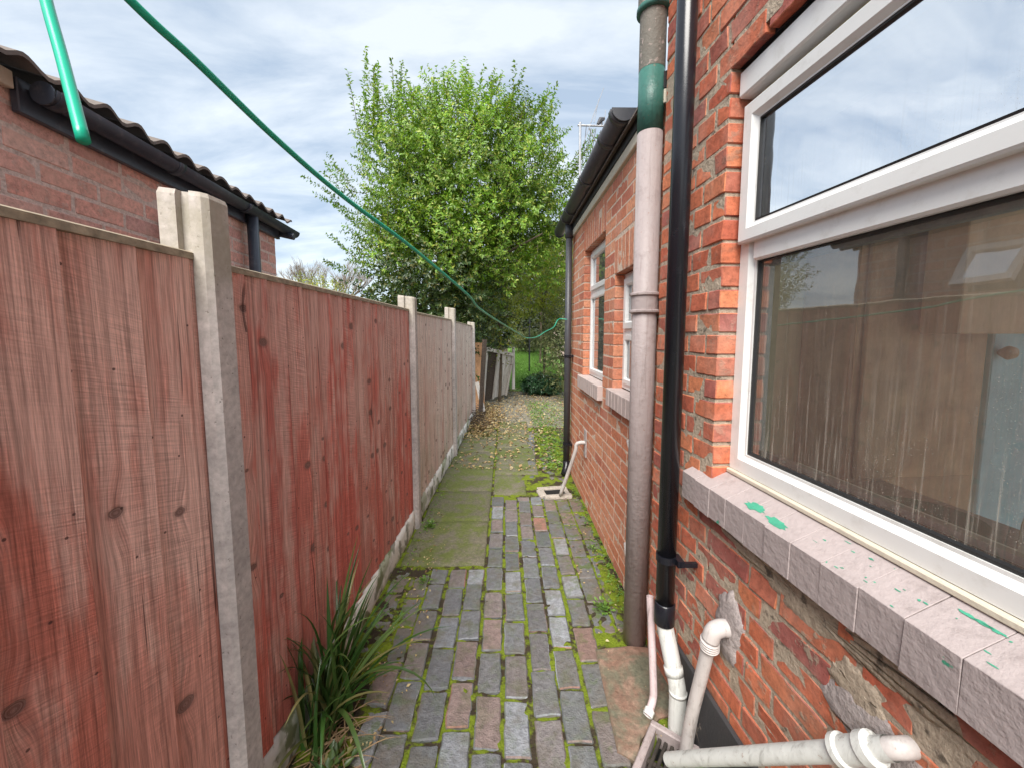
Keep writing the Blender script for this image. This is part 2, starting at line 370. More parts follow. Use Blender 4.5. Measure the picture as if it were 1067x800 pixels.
def paver_mat():
    t = NT('BlueBrickPavers')
    base = t.ramp(t.isl, [(0, (.125, .13, .14)), (.14, (.16, .165, .175)), (.28, (.11, .12, .125)), (.36, (.155, .15, .15)), (.46, (.13, .14, .155)), (.57, (.27, .285, .31)), (.64, (.12, .125, .12)), (.76, (.155, .165, .175)), (.84, (.23, .17, .155)), (.93, (.12, .125, .13)), (.97, (.32, .15, .11)), (1, (.16, .165, .17))])
    n1 = t.noise(t.obj, 40, 5, .65); n2 = t.noise(t.obj, 170, 3, .6); n3 = t.noise(t.obj, 9, 4, .6)
    c = t.mix(1, base, t.ramp(n1, [(.25, .65), (.75, 1.4)]), 'MULTIPLY')
    c = t.mix(t.mr(n2, .62, .70, 0, .6), c, (.05, .05, .045))
    c = t.mix(t.mr(n3, .48, .68, 0, .55), c, (.12, .105, .075))
    sp = t.n('ShaderNodeSeparateXYZ'); t.l(t.obj, sp.inputs[0])
    lft = t.mr(sp.outputs[0], -.75, -.25, 1, 0); rgt = t.mr(sp.outputs[0], .25, .65, 0, 1)
    side = t.math('MAXIMUM', lft, rgt)
    c = t.mix(t.math('MULTIPLY', side, t.mr(t.noise(t.obj, 6, 4), .42, .60, .2, .85)), c, (.17, .125, .085))
    c = t.mix(t.math('MULTIPLY', t.math('MULTIPLY', t.mr(t.noise(t.obj, 13, 5, .65), .50, .6), t.mr(side, 0, .7, .25, 1)), .75), c, (.085, .13, .03))
    return t.fin(c, t.mr(n3, .3, .7, .5, .8), t.bump(t.math('ADD', n1, t.math('MULTIPLY', n2, .6)), 1.0, .009), spec=.45)
M['paver'] = paver_mat()
def slab_mat():
    t = NT('MossyConcreteSlab')
    n1 = t.noise(t.obj, 55, 5, .7); n2 = t.noise(t.obj, 3.2, 5, .65, .5); n3 = t.noise(t.obj, 14, 5, .65); n4 = t.noise(t.obj, 140, 3, .6)
    c = t.mix(t.isl, (.125, .115, .085), (.18, .16, .125)); c = t.mix(1, c, t.ramp(n1, [(.25, .6), (.75, 1.4)]), 'MULTIPLY')
    c = t.mix(t.mr(n4, .64, .69, 0, .7), c, (.42, .38, .30))
    c = t.mix(t.mr(t.math('ADD', t.math('MULTIPLY', n2, .6), t.math('MULTIPLY', n3, .4)), .43, .58, .1, .8), c, t.mix(n1, (.045, .065, .012), (.17, .21, .04)))
    return t.fin(c, .9, t.bump(t.math('ADD', n1, n3), .7, .006), spec=.25)
M['slab'] = slab_mat()
def soil_mat():
    t = NT('DampSoil')
    n1 = t.noise(t.obj, 30, 5, .7); n2 = t.noise(t.obj, 3, 4, .6)
    c = t.mix(n1, (.045, .032, .02), (.14, .10, .065)); c = t.mix(t.mr(n2, .45, .65, 0, .6), c, (.07, .10, .025))
    return t.fin(c, .95, t.bump(n1, 1, .02))
M['soil'] = soil_mat()
M['grit'] = mortar_mat('GreyGrit', (.30, .27, .22), (.17, .16, .12), (.07, .09, .03))
def moss_mat():
    t = NT('JointMoss')
    n1 = t.noise(t.obj, 110, 4, .7); n2 = t.noise(t.obj, 7, 4, .6); n3 = t.noise(t.obj, 30, 3, .6)
    g = t.mix(n1, (.05, .085, .006), (.28, .35, .03))
    c = t.mix(t.mr(t.math('ADD', t.math('MULTIPLY', n2, .7), t.math('MULTIPLY', n3, .3)), .44, .53), (.055, .042, .028), g)
    return t.fin(c, .95, t.bump(n1, 1, .012), spec=.2)
M['moss'] = moss_mat()
def stainpad_mat():
    t = NT('StainedConcrete')
    n1 = t.noise(t.obj, 50, 5, .7); n2 = t.noise(t.obj, 5, 5, .65, .6); n3 = t.noise(t.obj, 16, 4)
    c = t.mix(t.mr(n2, .38, .62), (.21, .12, .085), (.13, .125, .085)); c = t.mix(t.mr(n3, .5, .7, 0, .5), c, (.33, .20, .15))
    c = t.mix(1, c, t.ramp(n1, [(.25, .6), (.75, 1.4)]), 'MULTIPLY')
    return t.fin(c, .7, t.bump(n1, .8, .006))
M['pad'] = stainpad_mat()
M['iron_grate'] = plain('RustyGrate', (.035, .028, .022), .75, var=.4, bump=.6)
M['drain_shade'] = plain('DrainShade', (.006, .006, .006), .9)  # near-black colour stands in for the shade down the drains
M['tile'] = paint_mat('RoofTile', (.13, .115, .105), (.20, .16, .135), .85, dirt=(.05, .05, .04), dirt_amt=.6, bump=.7, bsc=50)
M['line'] = plain('GreenPlasticLine', (.005, .40, .25), .28, var=.04, sc=6)
M['alu'] = plain('WeatheredAluminium', (.42, .42, .43), .45, metal=.7)
M['leaf_tree'] = leaf_mat('LeavesBright', [(.13, .25, .022), (.20, .36, .034), (.08, .17, .022), (.26, .42, .04), (.14, .27, .028), (.40, .44, .07), (.12, .21, .04)], .45, .3, 1.3, .45)
M['leaf_dark'] = leaf_mat('LeavesIvy', [(.025, .055, .015), (.045, .085, .02), (.03, .06, .02), (.09, .13, .03), (.035, .07, .022), (.22, .20, .05)], .35, .2, 1.2, .35)
M['leaf_yellow'] = leaf_mat('LeavesYellowGreen', [(.22, .27, .03), (.34, .36, .05), (.16, .23, .03), (.42, .38, .06)], .5, .4, 1.5, .3)
M['leaf_olive'] = leaf_mat('LeavesOlive', [(.11, .14, .05), (.18, .20, .08), (.08, .11, .04), (.26, .25, .12)], .5, .3, 1.5, .3)
M['leaf_laurel'] = leaf_mat('LeavesLaurel', [(.02, .06, .025), (.035, .09, .035), (.05, .12, .05), (.025, .07, .03)], .28, .15, 4, .3)
M['leaf_hedge'] = leaf_mat('LeavesFarHedge', [(.03, .055, .02), (.05, .085, .03), (.07, .08, .03), (.03, .05, .02)], .5, .2, 1.0, .4)
M['weed'] = leaf_mat('WeedLeaves', [(.12, .24, .04), (.20, .34, .06), (.10, .20, .05)], .45, .35, 8, .3)
M['blade'] = leaf_mat('StrapLeaves', [(.025, .065, .014), (.05, .12, .025), (.035, .09, .018), (.11, .17, .05), (.03, .07, .014), (.28, .24, .10)], .3, .2, 5, .35, .6)
M['drygrass'] = plain('DryStraw', (.30, .20, .11), .8, var=.3)
M['bark'] = plain('Bark', (.10, .075, .05), .9, var=.35, sc=14, bump=.6)
M['twig'] = plain('PaleTwigs', (.30, .25, .20), .85, var=.3)
M['lawn'] = leaf_mat('LawnBlades', [(.10, .21, .03), (.15, .29, .05), (.20, .33, .07)], .6, .4, 1, .3)
M['fallen'] = leaf_mat('FallenLeaves', [(.40, .29, .13), (.28, .16, .07), (.52, .42, .20), (.20, .11, .06), (.46, .33, .15), (.34, .24, .14), (.55, .48, .28)], .7, .1, 6, .25)
M['int_wall'] = plain('KitchenWall', (.74, .68, .50), .7, var=.08)
M['int_brown'] = plain('KitchenWoodDoor', (.36, .24, .15), .5, var=.3, sc=12)
M['int_tan'] = plain('TanCupboard', (.50, .34, .23), .5, var=.15, sc=12)
M['int_dark'] = plain('UnlitDepth', (.035, .03, .035), .8)  # near-black stands in for the shade inside the doorway and window opening
M['int_blue'] = plain('BlueDoorPaint', (.30, .50, .64), .45, var=.12, sc=9)
M['worktop'] = plain('StoneWorktop', (.20, .17, .14), .35, var=.4, sc=70)
M['chrome'] = plain('Chrome', (.8, .8, .82), .12, metal=1.0, var=.02)
M['greenbowl'] = plain('GreenPlastic', (.03, .12, .07), .35)
M['steel'] = plain('SinkSteel', (.5, .5, .5), .25, metal=1.0, var=.05)
M['glass_low'] = glass_mat('WindowGlass', .19, dirt=.8, haze=.12, hazec=(.52, .48, .41))  # haze mixes misting with an added beige veil that lightens the interior
M['glass_top'] = glass_mat('WindowGlassTop', .85, dirt=.25, haze=.04, ripple=.05, zr=(1.85, 2.0))
M['glass_ext'] = glass_mat('SmallWindowGlass', .22, dirt=.2, haze=.06)
M['beige'] = plain('FarHousePaint', (.50, .40, .33), .8, var=.1)

# ------------------------------------------------------------------ wall builder
def rects_minus(y0, y1, z0, z1, holes):
    ys = sorted({y0, y1, *[min(max(h[0], y0), y1) for h in holes], *[min(max(h[1], y0), y1) for h in holes]})
    out = []
    for a, b in zip(ys, ys[1:]):
        if b - a < 1e-5: continue
        blk = sorted([(h[2], h[3]) for h in holes if h[0] < (a + b) / 2 < h[1]])
        z = z0
        for lo, hi in blk:
            if lo > z: out.append((a, b, z, lo))
            z = max(z, hi)
        if z < z1: out.append((a, b, z, z1))
    return out
def brick_wall(mb, mm, y0, y1, z0, z1, holes, L=.225, H=.075, xf=0, depth=.105, mx=.0035, rnd=.0035, jit=.0012, joint=.010, cell=.032, header_p=.3, tilt=.0018, mback=.10, lean=0.0, holes_m=None):
    nz = int(math.ceil((z1 - z0) / H)); off = 0
    for k in range(nz):
        a = z0 + k * H; b = min(a + H, z1); 
        if b - a < .02: continue
        zc = (a + b) / 2
        # free intervals
        iv = [(y0, y1)]
        for h in holes:
            if h[2] - .002 < zc < h[3] + .002:
                n = []
                for p, q in iv:
                    if h[1] <= p or h[0] >= q: n.append((p, q)); continue
                    if h[0] > p: n.append((p, h[0]))
                    if h[1] < q: n.append((h[1], q))
                iv = n
        y = y0 - (L * .5 if k % 2 else 0) - U(0, .015); 
        if header_p > .6: y = y0 - (L * .25 if k % 2 else 0)
        cuts = []
        i = k % 2
        while y < y1:
            w = L if not (header_p > .6 and i % 2) else L / 2
            if header_p <= .6 and random.random() < header_p: w = L / 2
            cuts.append((y, y + w)); y += w; i += 1
        for p, q in iv:
            seg = [[max(c, p), min(d, q)] for c, d in cuts if min(d, q) - max(c, p) > 1e-4]
            if len(seg) > 1 and seg[0][1] - seg[0][0] < .055: seg[1][0] = seg[0][0]; seg.pop(0)
            if len(seg) > 1 and seg[-1][1] - seg[-1][0] < .055: seg[-2][1] = seg[-1][1]; seg.pop()
            for s, e in seg:
                rough_brick(mb, s + (joint / 2 if s > p + 1e-4 else 0), e - (joint / 2 if e < q - 1e-4 else 0), a + joint / 2 + U(-.0015, .0015), b - joint / 2 + U(-.0015, .0015), xf, xf + depth, cell=cell, rnd=rnd, jit=jit, tilt=tilt)
    for a, b, c, d in rects_minus(y0, y1, z0, z1, holes_m or holes):
        e = .0
        mm.box((xf + mx, a + (.006 if a > y0 else 0), c + (.006 if c > z0 else 0)), (xf + mback, b - (.006 if b < y1 else 0), d - (.006 if d < z1 else 0)))
def ring(mb, y0, y1, z0, z1, prof):
    """mitred rectangular frame; prof = [(inset, x), ...] closed loop"""
    n = len(prof); base = len(mb.v)
    for ins, x in prof:
        mb.v += [(x, y0 + ins, z0 + ins), (x, y1 - ins, z0 + ins), (x, y1 - ins, z1 - ins), (x, y0 + ins, z1 - ins)]
    for i in range(n):
        j = (i + 1) % n
        for k in range(4):
            k2 = (k + 1) % 4
            mb.f.append((base + i * 4 + k, base + i * 4 + k2, base + j * 4 + k2, base + j * 4 + k))
def rect_pane(mb, y0, y1, z0, z1, x):
    mb.add([(x, y0, z0), (x, y1, z0), (x, y1, z1), (x, y0, z1)], [(0, 3, 2, 1)])

# ================================================================== THE HOUSE (right, near)
HA = math.atan(.07)
house = thing('brick_house', 'near red brick house wall on the right with large white kitchen window', 'house', (.8, 0, 0), HA)
HM = ROOTM[house.name]
def Hw(x, y, z): return HM @ Vector((x, y, z))
Y1 = 1.755; WY0, WY1, WZ0, WZ1 = -.45, 1.308, .985, 2.35
wb, wm = MB(), MB()
brick_wall(wb, wm, -1.6, Y1, 0.0, 4.2, [(WY0, WY1 + .0, WZ0 - .09, WZ1), (WY1 - .01, 1.43, .895, .992)], header_p=.7, jit=.0013, tilt=.002, joint=.012, cell=.024, mx=.0022, rnd=.003,
           holes_m=[(WY0, WY1, WZ0 - .01, WZ1)])
wall = wb.build('wall', M['brick_house'], house, 'local', angle=24)
wm.build('mortar', M['mortar'], wall, 'local')
# render patches & plinth on lower wall (part of the wall)
def patch(parent, pts, x, th, mat, name='render_patch', n=10):
    mb = MB(); c = (sum(p[0] for p in pts) / len(pts), sum(p[1] for p in pts) / len(pts))
    dense = []
    for i in range(len(pts)):
        a, b = pts[i], pts[(i + 1) % len(pts)]
        for k in range(n):
            t = k / n; y = a[0] + (b[0] - a[0]) * t; z = a[1] + (b[1] - a[1]) * t
            q = mn.noise(Vector((y * 22, z * 22, 3))) * .016 + mn.noise(Vector((y * 80, z * 80, 3))) * .009; q2 = mn.noise(Vector((y * 22, z * 22, 8))) * .016 + mn.noise(Vector((y * 80, z * 80, 8))) * .009
            dense.append((y + q, z + q2))
    N = len(dense); rings_ = [(1.0, x + .003), (.90, x - th * .55), (.6, x - th * 1.1), (.25, x - th * .9)]
    for s_, xx in rings_:
        for y, z in dense:
            yy = c[0] + (y - c[0]) * s_; zz = c[1] + (z - c[1]) * s_
            mb.v.append((xx + mn.noise(Vector((yy * 25, zz * 25, 0))) * .003, yy, zz))
    mb.v.append((x - th, c[0], c[1]))
    for r_ in range(3):
        for i in range(N):
            j = (i + 1) % N
            mb.f.append((r_ * N + i, r_ * N + j, (r_ + 1) * N + j, (r_ + 1) * N + i))
    for i in range(N): mb.f.append((3 * N + i, 3 * N + (i + 1) % N, 4 * N))
    return mb.build(name, mat, parent, 'local', smooth=True)
patch(wall, [(.86, .67), (.80, .735), (.70, .74), (.60, .70), (.48, .64), (.46, .54), (.60, .57), (.74, .61)], 0, .003, M['render_patch'])
patch(wall, [(1.30, .875), (1.02, .885), (.80, .882), (.62, .885), (.55, .83), (.70, .80), (.80, .815), (.88, .77), (.96, .80), (1.08, .825), (1.2, .845)], 0, .0022, M['mortar'], 'mortar_patch')
patch(wall, [(.80, .80), (.72, .78), (.70, .72), (.77, .70), (.84, .73)], 0, .0018, M['mortar'], 'mortar_patch')
patch(wall, [(1.25, .45), (1.15, .44), (1.10, .62), (1.17, .69), (1.24, .64)], 0, .010, M['render_patch'])
pl = MB(); pl.box((-.018, -1.6, -.05), (-.002, 1.50, .26), ch=.004)
pl.build('plinth', M['plinth'], wall, 'local')
# sill of bricks on edge
sb = MB(); y = 1.432
while y > -.6:
    w = .086 + U(-.002, .002)
    bm_box(sb, (-.038 + U(-.002, .002), y - w + .0008, .892 + U(-.002, .002)), (.062, y, .990), .0009, .0009); y -= w
# slope the tops: raise verts near the frame
sb.v = [(x, yy, z + (max(0, (x + .038)) * .42 if z > .95 else 0)) for x, yy, z in sb.v]
win = thing  # placeholder
# window : part with frame, sash, panes, sill
fr = MB()
prof = [(0, .125), (0, .062), (.040, .062), (.052, .076), (.060, .076), (.060, .125)]
ring(fr, WY0, WY1, 1.047, 2.222, prof)
fr.box((.060, WY0 + .06, 1.728), (.125, WY1 - .060, 1.792), ch=.006)       # transom
fr.box((.064, .34, 1.11), (.124, .40, 1.728), ch=.004) if False else None
wframe = fr.build('window', M['upvc'], house, 'local')
nib = MB(); nib.box((.050, WY0, 1.030), (.10, WY1, 1.045), ch=.003)
nib.build('sealant_strip', M['cream'], wframe, 'local')
s_ = sb.build('sill', M['sillpaint'], wframe, 'local', angle=25)
# green paint showing through the sill: thin flakes on the sloping tops
gp = MB()
def flake(mb, cy, cx, ry, rx, h=.0012, n=26):
    z0 = lambda x: .990 + (x + .038) * .42 + h
    c = len(mb.v); mb.v.append((cx, cy, z0(cx)))
    for i in range(n):
        a = 2 * math.pi * i / n; r = .75 + .45 * mn.noise(Vector((math.cos(a) * 2.2 + cy * 40, math.sin(a) * 2.2, cx * 50))) + U(-.1, .12)
        x = cx + math.cos(a) * rx * r; yy = cy + math.sin(a) * ry * r
        mb.v.append((x, yy, z0(x)))
    for i in range(n): mb.f.append((c, c + 1 + i, c + 1 + (i + 1) % n))
flake(gp, 1.085, -.005, .048, .016); flake(gp, 1.0, -.012, .045, .014)
for _ in range(34):
    flake(gp, U(.40, .92), U(-.035, .045), U(.002, .011), U(.0008, .003), n=8)
for yy in (.62, .60, .585): flake(gp, yy, .035, .02, .004, n=14)
tag(gp.build('old_paint', M['sillgreen'], s_, 'local'), kind='stuff')
ss = MB(); ring(ss, WY0 + .012, WY1 - .016, 1.786, 2.206, [(0, .062), (0, .040), (.006, .036), (.040, .036), (.054, .050), (.058, .050), (.058, .062)])
sash = ss.build('sash', M['upvc'], wframe, 'local')
g1 = MB(); ring(g1, WY0 + .055, WY1 - .060, 1.107, 1.732, [(0, .092), (0, .080), (.008, .078), (.012, .092)])
ring(g1, WY0 + .065, WY1 - .074, 1.844, 2.148, [(0, .066), (0, .052), (.006, .050), (.008, .066)])
g1.build('gasket', M['gasket'], wframe, 'local')
bd = MB(); ring(bd, WY0 + .066, WY1 - .071, 1.118, 1.721, [(0, .12), (0, .096), (.012, .1), (.012, .12)]); bd.build('spacer', M['alu'], wframe, 'local')
g2 = MB(); rect_pane(g2, WY0 + .06, WY1 - .066, 1.112, 1.727, .086); g2.build('lower_pane', M['glass_low'], wframe, 'local')
g3 = MB(); rect_pane(g3, WY0 + .07, WY1 - .08, 1.848, 2.144, .058); g3.build('upper_pane', M['glass_top'], wframe, 'local')
tb = MB(); tb.box((.026, WY0, 2.234), (.075, WY1 - .004, 2.312), ch=.005); tb.build('head_trim', M['upvc'], wframe, 'local')
lt = MB(); lt.box((.030, WY0, 2.327), (.09, WY1, 2.349)); lt.build('lintel_shade', M['gasket'], wframe, 'local')  # black strip painted as the shadow gap under the lintel

# kitchen behind the glass (local frame: x inwards)
rm = MB()
FY = 1.66
rm.box((.13, -1.55, -.02), (3.2, FY, 0.0)); rm.box((.13, -1.55, 2.46), (3.2, FY, 2.50)); [rm.box((3.2, a[0], a[2]), (3.25, a[1], a[3])) for a in rects_minus(-1.55, FY, -.02, 2.5, [(-1.45, 1.5, .1, 2.4)])]; rm.box((.13, -1.6, 0), (3.2, -1.55, .8)); rm.box((.13, -1.6, 2.2), (3.2, -1.55, 2.46)); rm.box((.13, -1.6, .8), (.7, -1.55, 2.2)); rm.box((2.4, -1.6, .8), (3.2, -1.55, 2.2)); rm.box((.105, FY, 0), (3.2, FY + .05, 2.5))  # unseen openings in the rear and end walls, added to light the room
for a in rects_minus(-1.55, FY, 0, 2.46, [(WY0, WY1, 1.045, 2.30)]): rm.box((.105, a[0], a[2]), (.13, a[1], a[3]))
rm.build('kitchen_wall', M['int_wall'], house, 'local')
isl = MB(); isl.box((.128, WY0 + .02, 1.045), (.30, WY1 - .02, 1.062), ch=.004); isl.build('inner_sill', M['upvc'], wframe, 'local')
def hthing(name, label, cat, loc):
    p = Hw(*loc); return thing(name, label, cat, tuple(p), HA)
cup = hthing('tall_cupboard', 'brown wooden tall cupboard beside pale kitchen wall seen through glass', 'cupboard', (1.0, FY - .2, 0))
b = MB(); b.box((-.40, -.05, 0), (.15, .195, 2.35)); b.build('carcass', M['int_brown'], cup, 'local')
b = MB(); b.box((-.405 + .03, -.07, .95), (.12, -.052, 2.3), ch=.004); b.build('door', M['int_brown'], cup, 'local')
wc = hthing('wall_cupboard', 'tan wall cupboard hanging high in kitchen behind the glass', 'cupboard', (.92, 1.34, 1.50))
b = MB(); b.box((-.15, -.12, 0), (.35, .0, .75), ch=.003); b.build('carcass', M['int_tan'], wc, 'local')
b = MB(); b.box((.352, -.122, .0), (.66, .0, .10), ch=.003); b.build('shelf', M['int_brown'], wc, 'local')
bdo = hthing('blue_door', 'pale blue interior door with round dark knob seen through window', 'door', (1.45, FY - .05, 0))
b = MB(); b.box((-.05, -.05, 0), (.25, -.01, 1.98), ch=.005); leaf = b.build('door_leaf', M['int_blue'], bdo, 'local')
b = MB(); b.tube([(-.02, -.05, 1.42), (-.02, -.08, 1.42), (-.02, -.10, 1.42)], [.012, .03, .022]); b.build('knob', M['int_brown'], bdo, 'local', smooth=True)
dk = hthing('dark_doorway', 'dark doorway beside the blue door inside kitchen, shade put into its colour', 'doorway', (1.85, FY - .1, 0))
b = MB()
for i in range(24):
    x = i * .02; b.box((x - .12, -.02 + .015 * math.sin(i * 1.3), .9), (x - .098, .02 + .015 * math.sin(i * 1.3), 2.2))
b.build('shade_strips', M['int_dark'], dk, 'local')  # near-black strips put the shade of a doorway into the colour
wt = hthing('worktop', 'dark kitchen worktop below the window with sink let in', 'worktop', (.45, .5, 0))
b = MB(); b.box((-.31, -1.6, .90), (.32, 1.14, .935), ch=.005); b.build('top', M['worktop'], wt, 'local')
b = MB(); b.box((-.30, -1.6, .0), (.27, 1.14, .898)); b.build('base_unit', M['int_brown'], wt, 'local')
b = MB(); b.box((-.12, -.35, .936), (.26, .30, .941)); b.build('sink', M['steel'], wt, 'local')
tp = hthing('kitchen_tap', 'curved chrome kitchen tap close behind the window glass', 'tap', (.24, .68, .936))
b = MB(); b.tube([(0, 0, 0), (0, 0, .20), (.012, 0, .25), (.04, 0, .275), (.08, 0, .275), (.11, 0, .25), (.12, 0, .21)], [.016, .014, .013, .013, .013, .013, .013]); b.build('spout', M['chrome'], tp, 'local', smooth=True)
b = MB(); b.tube([(0, -.03, .10), (0, -.08, .14)], [.012, .008]); b.build('lever', M['chrome'], tp, 'local', smooth=True)
bw = hthing('washing_bowl', 'dark green plastic bowl on kitchen worktop behind rain streaked glass', 'bowl', (.42, 1.0, .937))
b = MB(); b.tube([(0, 0, 0), (0, 0, .02), (0, 0, .06), (0, 0, .07)], [.08, .10, .118, .125], 24, caps=False); b.build('bowl', M['greenbowl'], bw, 'local', smooth=True)
# ================================================================== EXTENSION
EX = .695
ext = thing('brick_extension', 'low orange brick extension beyond the pipes with two small white windows', 'extension', (EX, 1.76, 0))
WA = (1.93, 2.535, 1.15, 1.872); WB = (2.80, 3.535, 1.13, 2.215)
def L_(h): return (h[0], h[1], h[2], h[3])
eb, em = MB(), MB()
ez1 = 2.475
def soldier(mb, y0, y1, z0, z1, xf=0):
    y = y0
    while y < y1 - .03:
        rough_brick(mb, y + .004, min(y + .073, y1) - .002, z0 + .004, z1 - .004, xf, xf + .1, jit=.0008, tilt=.001); y += .075
h_sold = [(WA[0] - .05, WA[1] + .02, WA[3], WA[3] + .215), (WB[0] - .02, WB[1] + .03, WB[3], WB[3] + .215)]
sills = [(WA[0] - .1, WA[1] + .03, WA[2] - .11, WA[2]), (WB[0] - .01, WB[1] + .06, WB[2] - .11, WB[2])]
brick_wall(eb, em, 1.76, 4.16, 0, ez1, [WA, WB] + h_sold + sills, xf=EX, header_p=.06, jit=.0005, tilt=.0006, joint=.009, depth=.1, mback=.1, mx=.0009, rnd=.0025, holes_m=[WA, WB])
for h in h_sold: soldier(eb, *h, xf=EX)
ew = eb.build('wall', M['brick_ext'], ext, 'world', angle=24)
em.box((EX + .1, 4.06, 0), (3.2, 4.155, ez1)); em.box((EX + .1, 1.80, 0), (EX + .12, 1.90, ez1))
em.build('mortar', M['mortar_ext'], ew, 'world')
for h in (WA, WB):
    f = MB(); y0, y1, z0, z1 = h; x = EX
    ring(f, y0, y1, z0 + .006, z1, [(0, x + .12), (0, x + .062), (.045, x + .062), (.055, x + .075), (.055, x + .12)])
    zt = z0 + .36 if h is WA else z0 + .72
    f.box((x + .061, y0 + .05, zt - .03), (x + .12, y1 - .05, zt + .03), ch=.004)
    wf = f.build('window', M['upvc'], ext, 'world')
    s2 = MB(); ring(s2, y0 + .045, y1 - .045, zt + .022, z1 - .035, [(0, x + .07), (0, x + .045), (.035, x + .045), (.045, x + .058), (.045, x + .07)])
    ring(s2, y0 + .045, y1 - .045, z0 + .04, zt - .022, [(0, x + .07), (0, x + .050), (.025, x + .050), (.032, x + .062), (.032, x + .07)])
    s2.build('sash', M['upvc'], wf, 'world')
    g = MB(); rect_pane(g, y0 + .07, y1 - .07, zt + .06, z1 - .07, x + .066); rect_pane(g, y0 + .07, y1 - .07, z0 + .06, zt - .045, x + .068); g.build('pane', M['glass_ext'], wf, 'world')
    s3 = MB(); hs = sills[0] if h is WA else sills[1]; y = hs[0]
    while y < hs[1] - .03:
        bm_box(s3, (x - .04, y + .002, hs[2] + U(-.001, .001)), (x + .062, min(y + .07, hs[1]), hs[3]), .004, .0008); y += .072
    s3.build('sill', M['sillpink'], wf, 'world')
    bk = MB(); bk.box((x + .35, y0 - .15, z0 - .2), (x + .36, y1 + .25, z1 + .2)); bk.build('blind', M['int_tan'], wf, 'world')
# roof of the extension, with cream fascia board
rf = MB()
for i in range(9):
    x0 = EX - .06 + i * .25; z0 = ez1 + .10 + i * .25 * .62
    for j in range(9):
        rf.box((x0, 1.78 + j * .275, z0 - .0), (x0 + .30, 1.78 + j * .275 + .268, z0 + .012)) if False else None
        a = (x0, 1.78 + j * .275, z0); w = .268
        rf.add([(x0, a[1], z0), (x0, a[1] + w, z0), (x0 + .30, a[1] + w, z0 + .186), (x0 + .30, a[1], z0 + .186),
                (x0, a[1], z0 + .012), (x0, a[1] + w, z0 + .012), (x0 + .30, a[1] + w, z0 + .198), (x0 + .30, a[1], z0 + .198)],
               [(0, 1, 2, 3), (4, 7, 6, 5), (0, 4, 5, 1), (1, 5, 6, 2), (2, 6, 7, 3), (3, 7, 4, 0)])
roof = rf.build('roof', M['tile'], ext, 'world')
fa = MB(); fa.box((EX - .022, 1.76, ez1 + .002), (EX + .09, 4.20, ez1 + .062), ch=.004); fa.build('fascia', M['cream'], ext, 'world')
fa = MB(); fa.box((EX - .028, 1.76, ez1 + .064), (EX + .02, 4.20, ez1 + .13)); fa.build('fascia_board', M['gasket'], ext, 'world')
# gutter
gut = thing('roof_gutter', 'dark grey half round gutter along the extension eaves', 'gutter', (.60, 3.1, 2.6))
def halfround(mb, y0, y1, cx, cz, r, th=.004, n=14, sx=1):
    base = len(mb.v)
    for y in (y0, y1):
        for rr in (r, r - th):
            for k in range(n + 1):
                a = math.pi + math.pi * k / n
                mb.v.append((cx + rr * math.cos(a), y, cz + rr * math.sin(a)))
    m = n + 1
    def q(l, k): return base + l * m + k
    for k in range(n):
        mb.f += [(q(0, k), q(0, k + 1), q(2, k + 1), q(2, k)), (q(1, k + 1), q(1, k), q(3, k), q(3, k + 1)), (q(0, k + 1), q(0, k), q(1, k), q(1, k + 1)), (q(2, k), q(2, k + 1), q(3, k + 1), q(3, k))]
    mb.f += [(q(0, 0), q(2, 0), q(3, 0), q(1, 0)), (q(0, n), q(1, n), q(3, n), q(2, n))]
GX, GZ = .610, 2.655
b = MB(); halfround(b, 2.13, 4.56, GX, GZ, .062); b.build('trough', M['gutter'], gut, 'world', smooth=True)
for yy in (2.16, 2.42, 3.02, 3.75, 4.02):
    b = MB(); halfround(b, yy - .022, yy + .022, GX, GZ, .0685, .005); b.build('bracket', M['gutter'], gut, 'world', smooth=True)
b = MB(); b.tube([(GX, 4.56, GZ - .02), (GX, 4.565, GZ - .02)], .058); b.build('end_cap', M['gutter'], gut, 'world')
b = MB(); b.add([(GX + .064 * math.cos(math.pi + math.pi * k / 14), 2.124 + d, GZ + .064 * math.sin(math.pi + math.pi * k / 14)) for d in (0, .006) for k in range(15)], [tuple(range(15)), tuple(range(29, 14, -1))] + [(k, 15 + k, 16 + k, 1 + k) for k in range(14)] + [(0, 14, 29, 15)]); b.build('end_cap', M['gutter'], gut, 'world')
dp = thing('downpipe', 'slim dark grey downpipe at the far corner of the extension', 'drainpipe', (.64, 4.07, 0))
b = MB(); b.tube([(.642, 4.07, .12), (.642, 4.07, 2.60)], .034); b.build('pipe', M['gutter'], dp, 'world', smooth=True)
b = MB(); b.tube([(.642, 4.07, 2.46), (.642, 4.07, 2.60)], .042); b.build('outlet', M['gutter'], dp, 'world', smooth=True)
b = MB(); b.tube([(.642, 4.07, .16), (.642, 4.06, .10), (.61, 3.98, .05)], .038); b.build('shoe', M['blackpvc'], dp, 'world', smooth=True)
for z in (1.27, .35):
    b = MB(); b.tube([(.642, 4.07, z - .012), (.642, 4.07, z + .012)], .040); b.box((.645, 4.02, z - .010), (EX, 4.12, z + .010)); b.build('clip', M['blackpvc'], dp, 'world')

